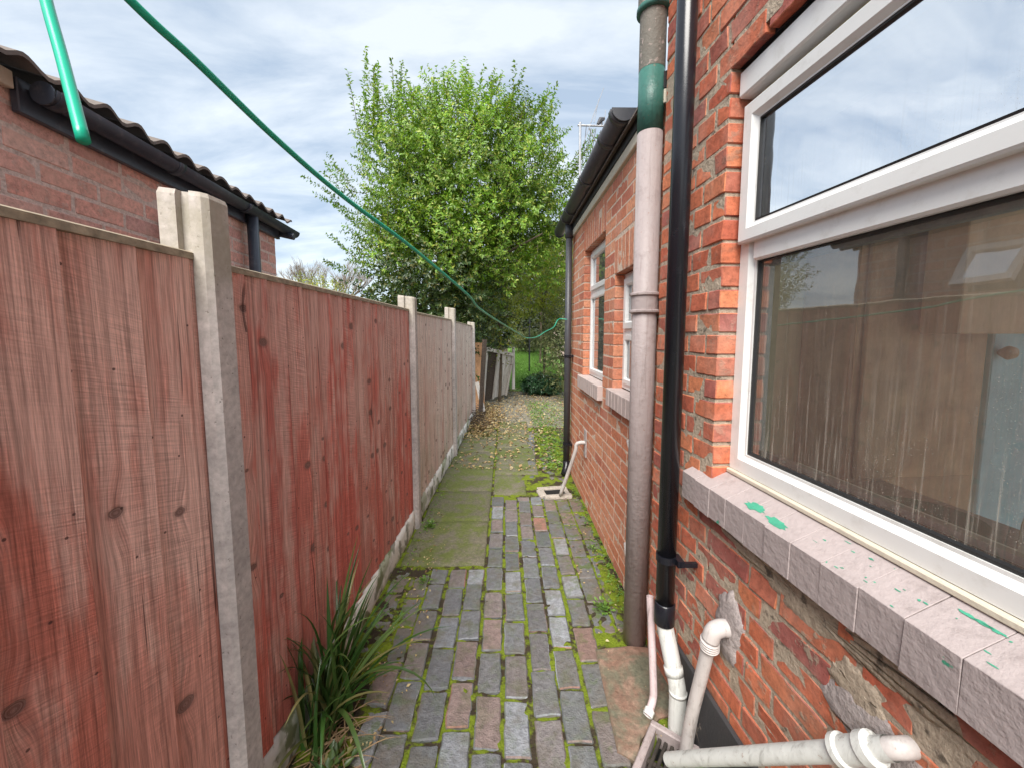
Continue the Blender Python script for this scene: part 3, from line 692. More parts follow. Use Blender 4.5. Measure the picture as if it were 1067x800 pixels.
# ================================================================== PIPES
_f, _cx, _cy, _yaw, _p = 410, 533.5, 386, R(.9), R(5.3)
def dep(u, v, y):
    a = (u - _cx) / _f; b_ = -(v - _cy) / _f
    yy = math.cos(_p) + b_ * math.sin(_p); z = -math.sin(_p) + b_ * math.cos(_p)
    r = (a * math.cos(_yaw) + yy * math.sin(_yaw), -a * math.sin(_yaw) + yy * math.cos(_yaw), z); t = y / r[1]
    return Vector((r[0] * t, y, 1.5 + r[2] * t))
sp = thing('soil_pipe', 'thick mauve painted iron soil pipe with green band and ringed joint', 'drainpipe', (.632, 1.80, 0))
SX, SY = .632, 1.80
b = MB(); b.tube([(SX, SY, -.01), (SX, SY, 2.37)], .054, 28); b.build('pipe', M['mauve'], sp, 'world', smooth=True)
b = MB(); b.tube([(SX, SY, 2.37), (SX, SY, 2.625)], .0545, 28); b.build('green_band', M['irongreen'], sp, 'world', smooth=True)
b = MB(); b.tube([(SX, SY, 2.625), (SX, SY, 2.855), (SX, SY, 2.86), (SX, SY, 3.10)], [.055, .055, .064, .064], 28); b.tube([(SX, SY, 3.1), (SX, SY, 4.3)], .055, 24); b.build('bare_pipe', M['ironbare'], sp, 'world', angle=40)
b = MB()
b.tube([(SX, SY, 2.852), (SX, SY, 2.858), (SX, SY, 2.875), (SX, SY, 2.88)], [.060, .070, .070, .062], 28); b.build('collar', M['irongreen'], sp, 'world', smooth=True)
b = MB()
b.tube([(SX, SY, 1.595), (SX, SY, 1.60), (SX, SY, 1.67), (SX, SY, 1.675)], [.055, .060, .060, .055], 28)
for z in (1.600, 1.676): b.tube([(SX, SY, z - .010), (SX, SY, z - .004), (SX, SY, z + .004), (SX, SY, z + .010)], [.057, .068, .068, .057], 28)
b.build('joint', M['mauve'], sp, 'world', angle=40)
for z in (.94, .38):
    b = MB(); b.tube([(SX - .03, SY + .045, z), (SX + .005, SY + .20, z + .005), (EX + .01, SY + .26, z + .005)][0:2] + [(SX + .06, SY + .23, z)], .009, 10); b.build('fixing', M['greypvc'], sp, 'world', smooth=True)

bp = thing('downpipe', 'glossy black plastic downpipe beside the large window', 'drainpipe', (.607, 1.42, 0))
BX, BY = .612, 1.42
b = MB(); b.tube([(BX, BY, .40), (BX, BY, 4.3)], .034, 28); b.build('pipe', M['blackpvc'], bp, 'world', smooth=True)
b = MB(); b.tube([(BX, BY, .385), (BX, BY, .39), (BX, BY, .47), (BX, BY, .475)], [.034, .038, .038, .034], 28); b.build('socket', M['blackpvc'], bp, 'world', smooth=True)
for z in (.655,):
    b = MB(); b.tube([(BX, BY, z - .013), (BX, BY, z + .013)], .0385, 28); b.box((BX + .03, BY - .06, z - .008), (BX + .095, BY - .045, z + .008)); b.box((BX + .02, BY - .055, z - .012), (BX + .045, BY + .0, z + .012)); b.build('clip', M['blackpvc'], bp, 'world')
def bez(pts, n=8):
    """smooth polyline through points (catmull-rom)"""
    P = [Vector(p) for p in pts]; P = [P[0] * 2 - P[1]] + P + [P[-1] * 2 - P[-2]]; out = []
    for i in range(1, len(P) - 2):
        for k in range(n):
            t = k / n; a, b_, c, d = P[i - 1], P[i], P[i + 1], P[i + 2]
            out.append(.5 * ((2 * b_) + (c - a) * t + (2 * a - 5 * b_ + 4 * c - d) * t * t + (3 * b_ - a - 3 * c + d) * t ** 3))
    out.append(P[-2]); return out
so = thing('rainwater_shoe', 'white bent plastic pipe below the black downpipe leading into drain', 'drainpipe', (.62, 1.36, 0))
b = MB(); b.tube(bez([(BX, BY, .40), (BX + .004, BY - .004, .37), (BX + .018, BY - .03, .28), (BX + .03, BY - .055, .20), (BX + .034, BY - .065, .15), (BX + .034, BY - .068, .05), (BX + .034, BY - .068, -.06)]), .031, 24); b.build('pipe', M['whitepipe'], so, 'world', smooth=True)
b = MB(); b.tube([(BX + .0235, BY - .040, .242), (BX + .027, BY - .049, .215)], .0345, 24); b.build('collar', M['whitepipe'], so, 'world', smooth=True)
b = MB(); b.tube([(BX + .034, BY - .067, .165), (BX + .034, BY - .067, .155)], .0325, 24); b.build('collar', M['whitepipe'], so, 'world', smooth=True)
tn = thing('overflow_pipe', 'thin pinkish pipe ending above the drain beside the soil pipe', 'pipe', (.58, 1.45, 0))
b = MB(); b.tube(bez([(.585, 1.50, .44), (.585, 1.47, .30), (.583, 1.43, .12), (.580, 1.42, .07), (.562, 1.40, .045), (.548, 1.385, .035)]), .0145, 16, caps=False); b.build('pipe', M['pinkpipe'], tn, 'world', smooth=True)
b = MB(); b.tube([(.560, 1.397, .044), (.545, 1.383, .033)], .019, 16, caps=False); b.build('end_fitting', M['whitepipe'], tn, 'world', smooth=True)
wa = thing('waste_pipe', 'grey waste pipe with ribbed elbow coming out of mortar patch', 'pipe', (.66, 1.17, 0))
e0 = Vector((.735, 1.18, .555))
b = MB(); b.tube(bez([(.735, 1.175, .555), (.69, 1.175, .558), (.668, 1.177, .545), (.660, 1.18, .51), (.655, 1.20, .40), (.640, 1.235, .18), (.630, 1.26, -.05)]), .0205, 20); b.build('pipe', M['greypvc'], wa, 'world', smooth=True)
b = MB()
b.tube(bez([(.712, 1.175, .557), (.69, 1.175, .558), (.670, 1.177, .546), (.661, 1.18, .515)]), .0265, 20)
for k in range(4):
    z = .512 - k * .007; b.tube([(.6612 - .0002 * k, 1.18, z), (.661, 1.181, z - .004)], .0295, 20)
b.build('elbow', M['greypvc'], wa, 'world', smooth=True)
cd = thing('condensate_pipe', 'nearest white pipe with green flecked coupling crossing low to the drain', 'pipe', (.70, .80, .5))
c0 = dep(928, 779, .66); c1 = dep(697, 791, 1.15)
b = MB(); b.tube([c1, c0], .020, 22, caps=False); b.tube([c1, c0], .0172, 22, caps=False); b.build('pipe', M['whitepipe'], cd, 'world', smooth=True)
dv = (c0 - c1); Lc = dv.length; dv.normalize()
b = MB()
def onp(s): return c0 - dv * s
b.tube([onp(.03), onp(.035), onp(.055), onp(.06), onp(.10), onp(.105), onp(.118), onp(.123)], [.026, .0305, .0305, .0255, .0255, .031, .031, .022], 22)
b.build('coupling', M['whitepipe'], cd, 'world', angle=35)
b = MB(); b.tube(bez([onp(.03), onp(.0), onp(-.012) + Vector((.012, 0, 0)), onp(-.012) + Vector((.05, .004, -.004)), onp(-.012) + Vector((.16, .006, -.012))], 5), .0175, 22); b.build('wall_stub', M['greypvc'], cd, 'world', smooth=True)
ew2 = thing('waste_pipe', 'thin cream waste pipe bending from the extension wall to its gully', 'pipe', (.6, 3.4, 0))
b = MB(); b.tube(bez([(EX + .02, 3.33, .565), (.64, 3.33, .565), (.612, 3.34, .54), (.60, 3.36, .45), (.50, 3.50, .02)]), .0165, 14); b.build('pipe', M['greypvc'], ew2, 'world', smooth=True)
b = MB(); b.box((EX - .012, 3.29, .44), (EX - .001, 3.37, .68), ch=.005); b.build('mortar_patch', M['render_patch'], ew2, 'world')

# ================================================================== CLOTHESLINE
cl = thing('clothesline', 'sagging green plastic clothes line strung over the passage', 'clothes line', (-.3, .3, 1.9))
near = dep(133, -2, .36)
pts = [near + Vector((-.10, -.25, .16)), near + Vector((-.04, -.1, .055)), near, dep(205, 65, .42), dep(290, 147, .54), dep(360, 207, .70), dep(430, 259, .93), dep(487, 307, 1.3), dep(500, 322, 1.5), dep(524, 338, 2.0), dep(541, 348, 2.5), dep(549, 352.5, 2.8), dep(560, 351, 3.2), dep(568, 346, 3.5), dep(577, 341, 3.8), dep(582, 333, 4.02), dep(591, 333, 4.02)]
b = MB(); b.tube(bez(pts, 8), .0038, 12); b.build('line', M['line'], cl, 'world', smooth=True)
e0 = dep(87, 147, .205); e1 = dep(65, 62, .222); e2 = dep(46, -8, .235); e3 = dep(24, -110, .26)
b = MB(); b.tube(bez([e0, e1, e2, e3, e3 + Vector((-.02, -.05, .12)), near + Vector((-.20, -.32, .36)), near + Vector((-.10, -.25, .16))], 8), .0027, 14); b.build('loose_end', M['line'], cl, 'world', smooth=True)

# ================================================================== FENCE
FA = -math.atan(.0341)
FO = (-.808, 0, 0)
FM = Matrix.Translation(FO) @ Matrix.Rotation(FA, 4, 'Z')
def Fw(x, y, z): return FM @ Vector((x, y, z))
# local: y along fence, +x towards path. posts at y:
POST = [-.83, 1.055, 2.97, 4.79, 6.85]
PT = [1.85, 1.852, 1.775, 1.81, 1.70]
plabels = ['concrete fence post behind the nearest panel out by the photographer', 'large mottled concrete post standing nearest, right of the maroon fence panel', 'second concrete fence post from the front with a tilted cap', 'slim third concrete fence post before the last grey panel', 'last thin concrete post where the fence ends']
for i, (py, pt) in enumerate(zip(POST, PT)):
    if i == 0: continue
    p = Fw(0, py, 0)
    t = thing('fence_post', plabels[i], 'fence post', tuple(p), FA, 'concrete posts of the fence')
    b = MB()
    w = .043
    # H section: two flanges and a web; chamfered outer flange
    fx = .038
    b2 = [(-.083, -w), (fx - .012, -w), (fx, -w + .012), (fx, w - .012), (fx - .012, w), (-.083, w), (-.083, .0)]
    prof_ = [(-.083, -w), (-.038, -w), (-.038, -w + .018), (-.004, -w + .018), (-.004, -w), (fx - .012, -w), (fx, -w + .012), (fx, w - .012), (fx - .012, w), (-.004, w), (-.004, w - .018), (-.038, w - .018), (-.038, w), (-.083, w)]
    n = len(prof_); zs = [-.1, .3, .7, 1.1, 1.5, pt - .012, pt]
    for k, z in enumerate(zs):
        for (x, y) in prof_:
            s_c = .93 if k == len(zs) - 1 else 1
            cx_ = -.022
            tl = (x - cx_) * (-.12) if k >= len(zs) - 2 else 0
            b.v.append((cx_ + (x - cx_) * s_c, y * s_c, z + tl))
    for k in range(len(zs) - 1):
        for j in range(n):
            j2 = (j + 1) % n; b.f.append((k * n + j, k * n + j2, (k + 1) * n + j2, (k + 1) * n + j))
    # cap pieces (no concave ngon): outer flange, web, inner flange
    o = (len(zs) - 1) * n
    b.f += [(o + 4, o + 5, o + 6, o + 7, o + 8, o + 9), (o + 3, o + 4, o + 9, o + 10), (o + 2, o + 3, o + 10, o + 11), (o + 0, o + 1, o + 2, o + 11, o + 12, o + 13)]
    b.build('post_shaft', M['post'], t, 'local')
wm_ = ['wood1', 'wood2', 'wood3', 'wood3']
pn = ['maroon stained fence panel nearest the camera with large knots', 'bright red stained fence panel between the first two visible posts', 'faded grey and pink fence panel beyond the second post', 'last weathered grey fence panel at the far end']
gl_ = ['painted concrete gravel board under the maroon panel', 'white gravel board under the bright red panel behind the grass clump', 'pale gravel board under the faded grey pink panel', 'pale gravel board under the last grey panel by the leaves']
for i in range(4):
    ya, yb = POST[i] + .025, POST[i + 1] - .025
    if i == 3: yb = POST[4] - .02
    zt = [1.695, 1.685, 1.665, 1.655][i]; zt2 = [1.695, 1.675, 1.665, 1.635][i]
    t = thing('wooden_fence', pn[i], 'fence panel', tuple(Fw(-.021, (ya + yb) / 2, 0)), FA, 'wooden fence panels')
    org = (ya + yb) / 2; b = MB(); y = ya; k = 0
    while y < yb - .01:
        w = [U(.125, .150), U(.098, .118), U(.098, .115), U(.10, .115)][i]
        y2 = min(y + w, yb); zl = .155; zh = zt + (zt2 - zt) * (y - ya) / (yb - ya) - .012
        f0, f1 = .001, .019      # feather edge: thin edge tucked, thick edge proud
        N = 6; x0 = U(-.0015, .0015)
        for q in range(N):
            pass
        ys = [y - .012 + (y2 + .002 - y + .012) * q / 6 for q in range(7)]
        zs = [zl + (zh - zl) * q / 14 for q in range(15)]
        base = len(b.v); seed = U(0, 50)
        for zq in zs:
            for q, yq in enumerate(ys):
                cup_ = math.sin(q / 6 * math.pi) * .0015
                e = mn.noise(Vector((seed, zq * 3, q * .3))) * .0022
                b.v.append((x0 + f0 + (f1 - f0) * q / 6 + cup_ + e, yq - org + (mn.noise(Vector((seed, zq * 2.2, 9))) * .002), zq))
        for a in range(14):
            for q in range(6): b.f.append((base + a * 7 + q, base + a * 7 + q + 1, base + (a + 1) * 7 + q + 1, base + (a + 1) * 7 + q))
        # thick edge + top + back
        m0 = len(b.v)
        for zq in zs:
            b.v.append((x0 - .004, ys[-1] - org, zq)); b.v.append((x0 - .004, ys[0] - org, zq))
        for a in range(14):
            b.f.append((base + a * 7 + 6, m0 + a * 2, m0 + (a + 1) * 2, base + (a + 1) * 7 + 6))
            b.f.append((m0 + a * 2, m0 + a * 2 + 1, m0 + (a + 1) * 2 + 1, m0 + (a + 1) * 2))
        b.f.append(tuple([base + 14 * 7 + q for q in range(7)] + [m0 + 28, m0 + 29]))
        y = y2; k += 1
    b.build('boards', M[wm_[i]], t, 'local')
    c = MB(); n = 10
    for q in range(n):
        s = q / n; e = (q + 1) / n
        z0 = zt + (zt2 - zt) * s
    c.add([(x, ya - org if s == 0 else yb - org, (zt if s == 0 else zt2) + dz) for s in (0, 1) for x, dz in ((-.028, -.010), (.020, -.012), (.020, .004), (-.004, .012), (-.028, .006))],
          [(0, 1, 6, 5), (1, 2, 7, 6), (2, 3, 8, 7), (3, 4, 9, 8), (4, 0, 5, 9), (4, 3, 2, 1, 0), (5, 6, 7, 8, 9)])
    c.build('capping', M['woodcap'], t, 'local')
    r_ = MB()
    for z in (.30, .92, 1.5): r_.box((-.045, ya - org, z), (-.006, yb - org, z + .04))
    r_.build('back_rail', M['darkwood'], t, 'local')
    g = thing('gravel_board', gl_[i], 'gravel board', tuple(Fw(0, (ya + yb) / 2, 0)), FA, 'concrete gravel boards of the fence')
    b = MB(); n = 40
    for q in range(n + 1):
        y = ya + (yb - ya) * q / n - org
        for (x, z) in ((-.035, -.06), (.004, -.06), (.007, .03), (.006, .10), (-.001, .152), (-.03, .152)):
            e = mn.noise(Vector((y * 8, z * 10, i))) * .003
            b.v.append((x + e, y, z + e))
    for q in range(n):
        for j in range(6): j2 = (j + 1) % 6; b.f.append((q * 6 + j, (q + 1) * 6 + j, (q + 1) * 6 + j2, q * 6 + j2))
    b.f.append((0, 1, 2, 3, 4, 5)); b.f.append(tuple(n * 6 + j for j in range(6))[::-1])
    b.build('board', M['gravel'], g, 'local', smooth=True)

# ================================================================== NEIGHBOUR BUILDING (left)
NA = math.pi + math.atan(.0875)
nb = thing('neighbour_outbuilding', 'pinkish brick outbuilding over the fence with wavy tiled roof', 'building', (-1.5, 0, 0), NA)
# local: s (distance away) = -y ; -x local faces the passage
nbm, nmm = MB(), MB()
NE = 3.145
NWIN = (-2.95 + .55, -1.80, 1.80, 2.12)
NWIN = (-2.42, -2.02, 1.74, 2.06)
brick_wall(nbm, nmm, -NE, 3.0, .9, 2.32, [], xf=0, header_p=.06, jit=.001, tilt=.001, depth=.1, cell=.06, mx=.0015, rnd=.003, joint=.013)
nw = nbm.build('wall', M['brick_nb'], nb, 'local', angle=24)
nmm.box((.0, -NE + .0, 0), (.09, 3.0, .895)); nmm.box((.11, -NE, 0), (3.5, -NE + .08, 2.32)); nmm.build('mortar', M['mortar_nb'], nw, 'local')
b = MB(); b.box((-.030, -NE - .02, 2.225), (-.004, -1.39, 2.335), ch=.003); b.build('fascia', M['nbgutter'], nb, 'local')
b = MB(); b.box((-.028, -1.385, 2.29), (-.004, 3.0, 2.345), ch=.003); b.build('fascia', M['cream'], nb, 'local')
def nbtrough(y0, y1, r, cx=-.078, cz=2.312):
    b = MB(); base = len(b.v); n = 12
    for y in (y0, y1):
        for rr in (r, r - .004):
            for k in range(n + 1):
                a = math.pi + math.pi * k / n; b.v.append((cx + rr * math.cos(a), y, cz + rr * math.sin(a)))
    m = n + 1
    for k in range(n):
        q = lambda l, kk: l * m + kk
        b.f += [(q(0, k), q(0, k + 1), q(2, k + 1), q(2, k)), (q(1, k + 1), q(1, k), q(3, k), q(3, k + 1)), (q(0, k + 1), q(0, k), q(1, k), q(1, k + 1)), (q(2, k), q(2, k + 1), q(3, k + 1), q(3, k))]
    return b
gt = nbtrough(-NE - .16, -1.42, .044).build('gutter', M['nbgutter'], nb, 'local', smooth=True)
for yy in (-1.45, -2.0, -2.6): nbtrough(yy - .02, yy + .02, .049).build('gutter_clip', M['nbgutter'], gt, 'local', smooth=True)
b = MB(); b.tube([(-.078, -1.42, 2.30), (-.078, -1.415, 2.30)], .038); b.build('gutter_end', M['nbgutter'], gt, 'local')
b = MB(); b.tube([(-.06, -2.72, 2.35), (-.06, -2.72, 1.2)], .034); b.build('downpipe', M['nbgutter'], nb, 'local', smooth=True)
# pantile roof: low pitch, wavy profile
tl = MB(); per = .142; PIT = math.tan(R(15)); rows = 7; rl = .30
for r_ in range(rows):
    x0 = -.105 + r_ * (rl - .04); z0 = 2.335 + (x0 + .105) * PIT
    ny = int((NE + .12 + 3.0) / per * 8)
    base = len(tl.v)
    for q in range(ny + 1):
        y = -NE - .06 + q * per / 8
        ph = (y / per) % 1
        wv = (.5 - .5 * math.cos(2 * math.pi * ph)) ** .8 * .034 + mn.noise(Vector((y * 5, r_, 0))) * .006
        for xx, zz in ((0, wv - .014), (0, wv), (rl, wv + rl * PIT - .004)):
            tl.v.append((x0 + xx + (.004 * math.sin(y * 40) if xx == 0 else 0), y, z0 + zz + .012))
    for q in range(ny):
        a = base + q * 3; tl.f += [(a, a + 1, a + 4, a + 3), (a + 1, a + 2, a + 5, a + 4)]
roofn = tl.build('roof', M['tile'], nb, 'local')
b = MB(); b.tube([(-.13, -NE - .03, 2.25), (.4, -NE - .03, 2.36)], .025, 10); b.build('verge_board', M['nbgutter'], nb, 'local')
b = MB(); b.box((.05, -NE, 2.325), (1.6, 3.0, 2.34)); b.build('roof_deck', M['gasket'], nb, 'local')
# small open top-hung window in the neighbour wall (seen mirrored in the kitchen glass)
f = MB(); ring(f, -.16, .16, -.28, 0, [(0, 0), (0, -.03), (.04, -.03), (.045, -.02), (.045, 0)])
an = R(28); 
f.v = [(x * math.cos(an) + z * math.sin(an), y, -x * math.sin(an) + z * math.cos(an)) for x, y, z in f.v]
f.v = [(x - .012, y - 2.15, z + 2.06) for x, y, z in f.v]
nwf = f.build('open_window', M['upvc'], nb, 'local')
g = MB(); g.add([(-.01, -.12, -.24), (-.01, .12, -.24), (-.01, .12, -.04), (-.01, -.12, -.04)], [(0, 1, 2, 3)])
g.v = [(x * math.cos(an) + z * math.sin(an) - .012, y - 2.15, -x * math.sin(an) + z * math.cos(an) + 2.06) for x, y, z in g.v]
g.build('pane', M['glass_ext'], nwf, 'local')
b = MB(); b.box((-.004, -2.31, 1.78), (.002, -1.99, 2.06)); b.build('opening', M['int_dark'], nwf, 'local')  # dark plate on the uncut wall, painted as the shade of an opening

# ================================================================== GROUND & PATH
def sheet(name, x0, x1, y0, y1, z, mat, nx=1, ny=1, fn=None):
    b = MB()
    for j in range(ny + 1):
        for i in range(nx + 1):
            x = x0 + (x1 - x0) * i / nx; y = y0 + (y1 - y0) * j / ny
            b.v.append((x, y, z + (fn(x, y) if fn else 0)))
    for j in range(ny):
        for i in range(nx):
            a = j * (nx + 1) + i; b.f.append((a, a + 1, a + nx + 2, a + nx + 1))
    o = b.build(name, mat, None, smooth=True); tag(o, kind='structure'); return o
sheet('ground', -60, 60, -20, 120, -.075, M['soil'])
sheet('path_bed', -.80, .78, -.3, 6.3, -.0095, M['moss'], 158, 660, lambda x, y: mn.noise(Vector((x * 26, y * 26, 0))) * .009 + mn.noise(Vector((x * 7, y * 7, 4))) * .006 + (.007 if x < -.55 or x > .6 else 0) - (.052 if abs(x - .585) + abs(y - 1.2) < .16 else 0))
sheet('garden_path', -1.2, 6, 6.301, 12, -.02, M['grit'], 60, 60, lambda x, y: mn.noise(Vector((x * 5, y * 5, 0))) * .015)
sheet('side_bed', .781, 6, 4.2, 6.3, -.02, M['soil'], 40, 20, lambda x, y: mn.noise(Vector((x * 5, y * 5, 0))) * .015)
pv = MB(); CW = .115
def paver(x0, x1, y0, y1, z=0.0, rot=0, jit=.0028):
    st = len(pv.v)
    rough_brick(pv, y0, y1, x0, x1, 0, .05, cell=.04, rnd=.005, jit=jit, tilt=.0022, axis='z')
    cx, cy = (x0 + x1) / 2, (y0 + y1) / 2; c, s = math.cos(rot), math.sin(rot)
    for i in range(st, len(pv.v)):
        x, y, zz = pv.v[i]; dx, dy = x - cx, y - cy
        pv.v[i] = (cx + dx * c - dy * s, cy + dx * s + dy * c, zz + z)
xc = -.13; k = 0
cols_ = []
x = -.13
while x < .60: cols_.append((x, 3.52)); x += CW
x = -.13 - CW
while x > -.72: cols_.append((x, 2.40)); x -= CW
for ci, (x, yend) in enumerate(cols_):
    y = -.3 - U(0, .2); wob = U(-.004, .004)
    while y < yend:
        ln = U(.205, .222)
        if y + ln > yend: ln = yend - y
        if ln < .05: break
        mess = .0 if -.5 < x < .38 else 1.0
        pad = (x > .38 and 1.0 < y + .1 < 1.76) and not (x < .42 and y > 1.55)
        if not pad and not (x > .30 and y > 3.2 and False):
            g = U(.008, .017)
            gx = .006 + (U(0, .005))
            paver(x + gx + wob + U(-.003, .003), x + CW - gx + wob + U(-.003, .003), y + g / 2, y + ln - g / 2 + .006, z=U(-.0025, .0025) - mess * U(0, .007), rot=U(-.012, .012) * (1 + 3.0 * mess))
        y += ln + .010
po = pv.build('brick_path', M['paver'], None, angle=28); tag(po, kind='structure')
pv = MB()
def slab(x0, x1, y0, y1, z=0, rot=0):
    st = len(pv.v)
    rough_brick(pv, y0 + .006, y1 - .006, x0 + .005, x1 - .005, 0, .05, cell=.07, rnd=.010, jit=.003, tilt=.003, axis='z')
    cx, cy = (x0 + x1) / 2, (y0 + y1) / 2; c, s = math.cos(rot), math.sin(rot)
    for i in range(st, len(pv.v)):
        x, y, zz = pv.v[i]; dx, dy = x - cx, y - cy
        pv.v[i] = (cx + dx * c - dy * s, cy + dx * s + dy * c, zz + z)
ysl = [2.44, 3.05, 3.67, 4.30, 4.93, 5.55, 6.15]
for a, b_ in zip(ysl, ysl[1:]): slab(-.70 + (a - 2.4) * .03, -.135, a, b_, z=U(.0, .008), rot=U(-.008, .008))
ysr = [3.58, 4.12, 4.60, 5.10, 5.60, 6.10, 6.7]
for i, (a, b_) in enumerate(zip(ysr, ysr[1:])): slab(-.125, .20 if i == 0 else .36, a, b_, z=U(.0, .006), rot=U(-.008, .008))
so_ = pv.build('slab_path', M['slab'], None, smooth=True); tag(so_, kind='structure')
pv = MB()
# rough cobbles along right side beyond y 3.5
for _ in range(34):
    x = U(.24, .60); y = U(3.62, 6.2); 
    if x < .40 and y > 4.1: x += .16
    s1 = U(.03, .07); paver(x, x + s1, y, y + s1 * U(1, 1.8), z=-.004, rot=U(-.5, .5), jit=.004)
for q in range(9): paver(.25 + U(-.02, .02) + q * .012, .33 + q * .012, 4.2 + q * .2, 4.38 + q * .2, z=.002, rot=U(-.1, .1))
tag(pv.build('cobble_edge', M['paver'], None, smooth=True), kind='structure')
# concrete pad around the gully
b = MB()
n = 24
poly = [(.40, 1.28), (.415, 1.55), (.425, 1.74), (.60, 1.76), (.70, 1.745), (.72, 1.50), (.71, 1.42), (.60, 1.40), (.50, 1.32), (.46, 1.24)]
cx_, cy_ = .56, 1.56
for s_c, z in ((1.0, -.03), (1.0, .004), (.95, .010), (.5, .012)):
    for x, y in poly: b.v.append((cx_ + (x - cx_) * s_c, cy_ + (y - cy_) * s_c, z))
b.v.append((cx_, cy_, .012)); N = len(poly)
for r_ in range(3):
    for i in range(N): b.f.append((r_ * N + i, r_ * N + (i + 1) % N, (r_ + 1) * N + (i + 1) % N, (r_ + 1) * N + i))
for i in range(N): b.f.append((3 * N + i, 3 * N + (i + 1) % N, 4 * N))
tag(b.build('concrete_pad', M['pad'], None), kind='structure')
# gully
gy = thing('drain_gully', 'square drain gully with rusty iron grate under the pipes', 'drain', (.585, 1.20, 0), R(-38))
b = MB()
for (a, c) in (((-.13, -.13), (.13, -.105)), ((-.13, .105), (.13, .13)), ((-.13, -.105), (-.105, .105)), ((.105, -.105), (.13, .105))): b.box((a[0], a[1], -.06), (c[0], c[1], .022), ch=.004)
b.build('surround', M['mauve'], gy, 'local')
b = MB(); b.box((-.105, -.105, -.062), (.105, .105, -.058)); b.build('sump', M['drain_shade'], gy, 'local')
b = MB()
for i in range(9): b.box((-.095 + i * .0225, -.10, -.022), (-.083 + i * .0225, .10, -.008), ch=.002)
b.box((-.104, -.008, -.024), (.104, .008, -.012)); b.build('grate', M['iron_grate'], gy, 'local')
g2 = thing('drain_gully', 'small dark gully edged with blue bricks by the extension wall', 'drain', (.47, 3.60, 0), R(8))
b = MB()
for (a, c) in (((-.13, -.12), (.13, -.07)), ((-.15, .08), (.13, .14)), ((-.17, -.07), (-.10, .08)), ((.09, -.07), (.13, .08))): b.box((a[0], a[1], -.03), (c[0], c[1], .018), ch=.006, j=.006)
b.build('brick_surround', M['concrete_post'], g2, 'local'); b = MB(); b.box((-.10, -.07, -.004), (.09, .08, .002)); b.build('sump', M['drain_shade'], g2, 'local')  # flush black plate painted as the dark of the hole

# ================================================================== FOLIAGE
def leaf_mesh(name, C, D, NRM, ln, wd, mat, parent=None, loc=(0, 0, 0), fold=.25, curl=.0):
    """C centres, D directions, NRM normals (n,3) world; 5-vertex folded leaves, two quads-ish"""
    n = len(C); D = D / (np.linalg.norm(D, axis=1, keepdims=True) + 1e-9)
    S = np.cross(D, NRM); S /= (np.linalg.norm(S, axis=1, keepdims=True) + 1e-9); Nn = np.cross(S, D)
    ln = np.broadcast_to(np.asarray(ln, float).reshape(-1, 1), (n, 1)); wd = np.broadcast_to(np.asarray(wd, float).reshape(-1, 1), (n, 1))
    V = np.stack([C, C + D * ln * .45 + S * wd * .5 + Nn * wd * fold, C + D * ln - Nn * ln * .12, C + D * ln * .45 - S * wd * .5 + Nn * wd * fold], 1)
    V = V - np.asarray(loc).reshape(1, 1, 3)
    me = bpy.data.meshes.new(name); me.vertices.add(n * 4); me.vertices.foreach_set('co', V.reshape(-1).astype(np.float32))
    idx = np.arange(n * 4).reshape(n, 4); F = np.concatenate([idx[:, [0, 1, 2]], idx[:, [0, 2, 3]]], 1).reshape(-1)
    me.loops.add(n * 6); me.loops.foreach_set('vertex_index', F.astype(np.int32))
    me.polygons.add(n * 2); me.polygons.foreach_set('loop_start', (np.arange(n * 2) * 3).astype(np.int32)); me.polygons.foreach_set('loop_total', np.full(n * 2, 3, np.int32))
    me.update(); me.validate()
    me.materials.append(mat)
    o = bpy.data.objects.new(name, me); col.objects.link(o)
    if parent is not None: o.parent = parent
    else: o.location = loc
    return o
def unit(a): return a / (np.linalg.norm(a, axis=-1, keepdims=True) + 1e-9)
def shoots(starts, dirs, lens, step, up=.35, jit=.25):
    """leaf positions/directions along curved shoots"""
    C, D, Nn = [], [], []; paths = []
    for s, d, L in zip(starts, dirs, lens):
        k = max(3, int(L / step)); t = np.linspace(0.05, 1, k)[:, None]
        p = s + d * L * t + np.array([0, 0, 1.0]) * (up * L * t ** 2) * .5
        dd = d + np.array([0, 0, 1.0]) * up * t
        dd = unit(dd); side = unit(rng.normal(size=(k, 3))); side = unit(side - dd * (side * dd).sum(1, keepdims=True))
        ld = unit(dd * .55 + side * 1.0 + np.array([0, 0, -.15]))
        C.append(p + rng.normal(size=(k, 3)) * .01); D.append(ld); Nn.append(unit(dd + rng.normal(size=(k, 3)) * jit)); paths.append((s, p[-1], p[k // 2]))
    return np.concatenate(C), np.concatenate(D), np.concatenate(Nn), paths
def in_blobs(n, blobs, bias=.5):
    w = np.array([b[3] * b[4] * b[5] for b in blobs]); w /= w.sum(); out = []; outw = []
    for b, k in zip(blobs, rng.multinomial(n, w)):
        u = unit(rng.normal(size=(k, 3))); r = rng.random((k, 1)) ** bias
        out.append(np.array(b[:3]) + u * r * np.array(b[3:6])); outw.append(unit(u * np.array([1 / b[3], 1 / b[4], 1 / b[5]]) * 1.0))
    return np.concatenate(out), np.concatenate(outw)
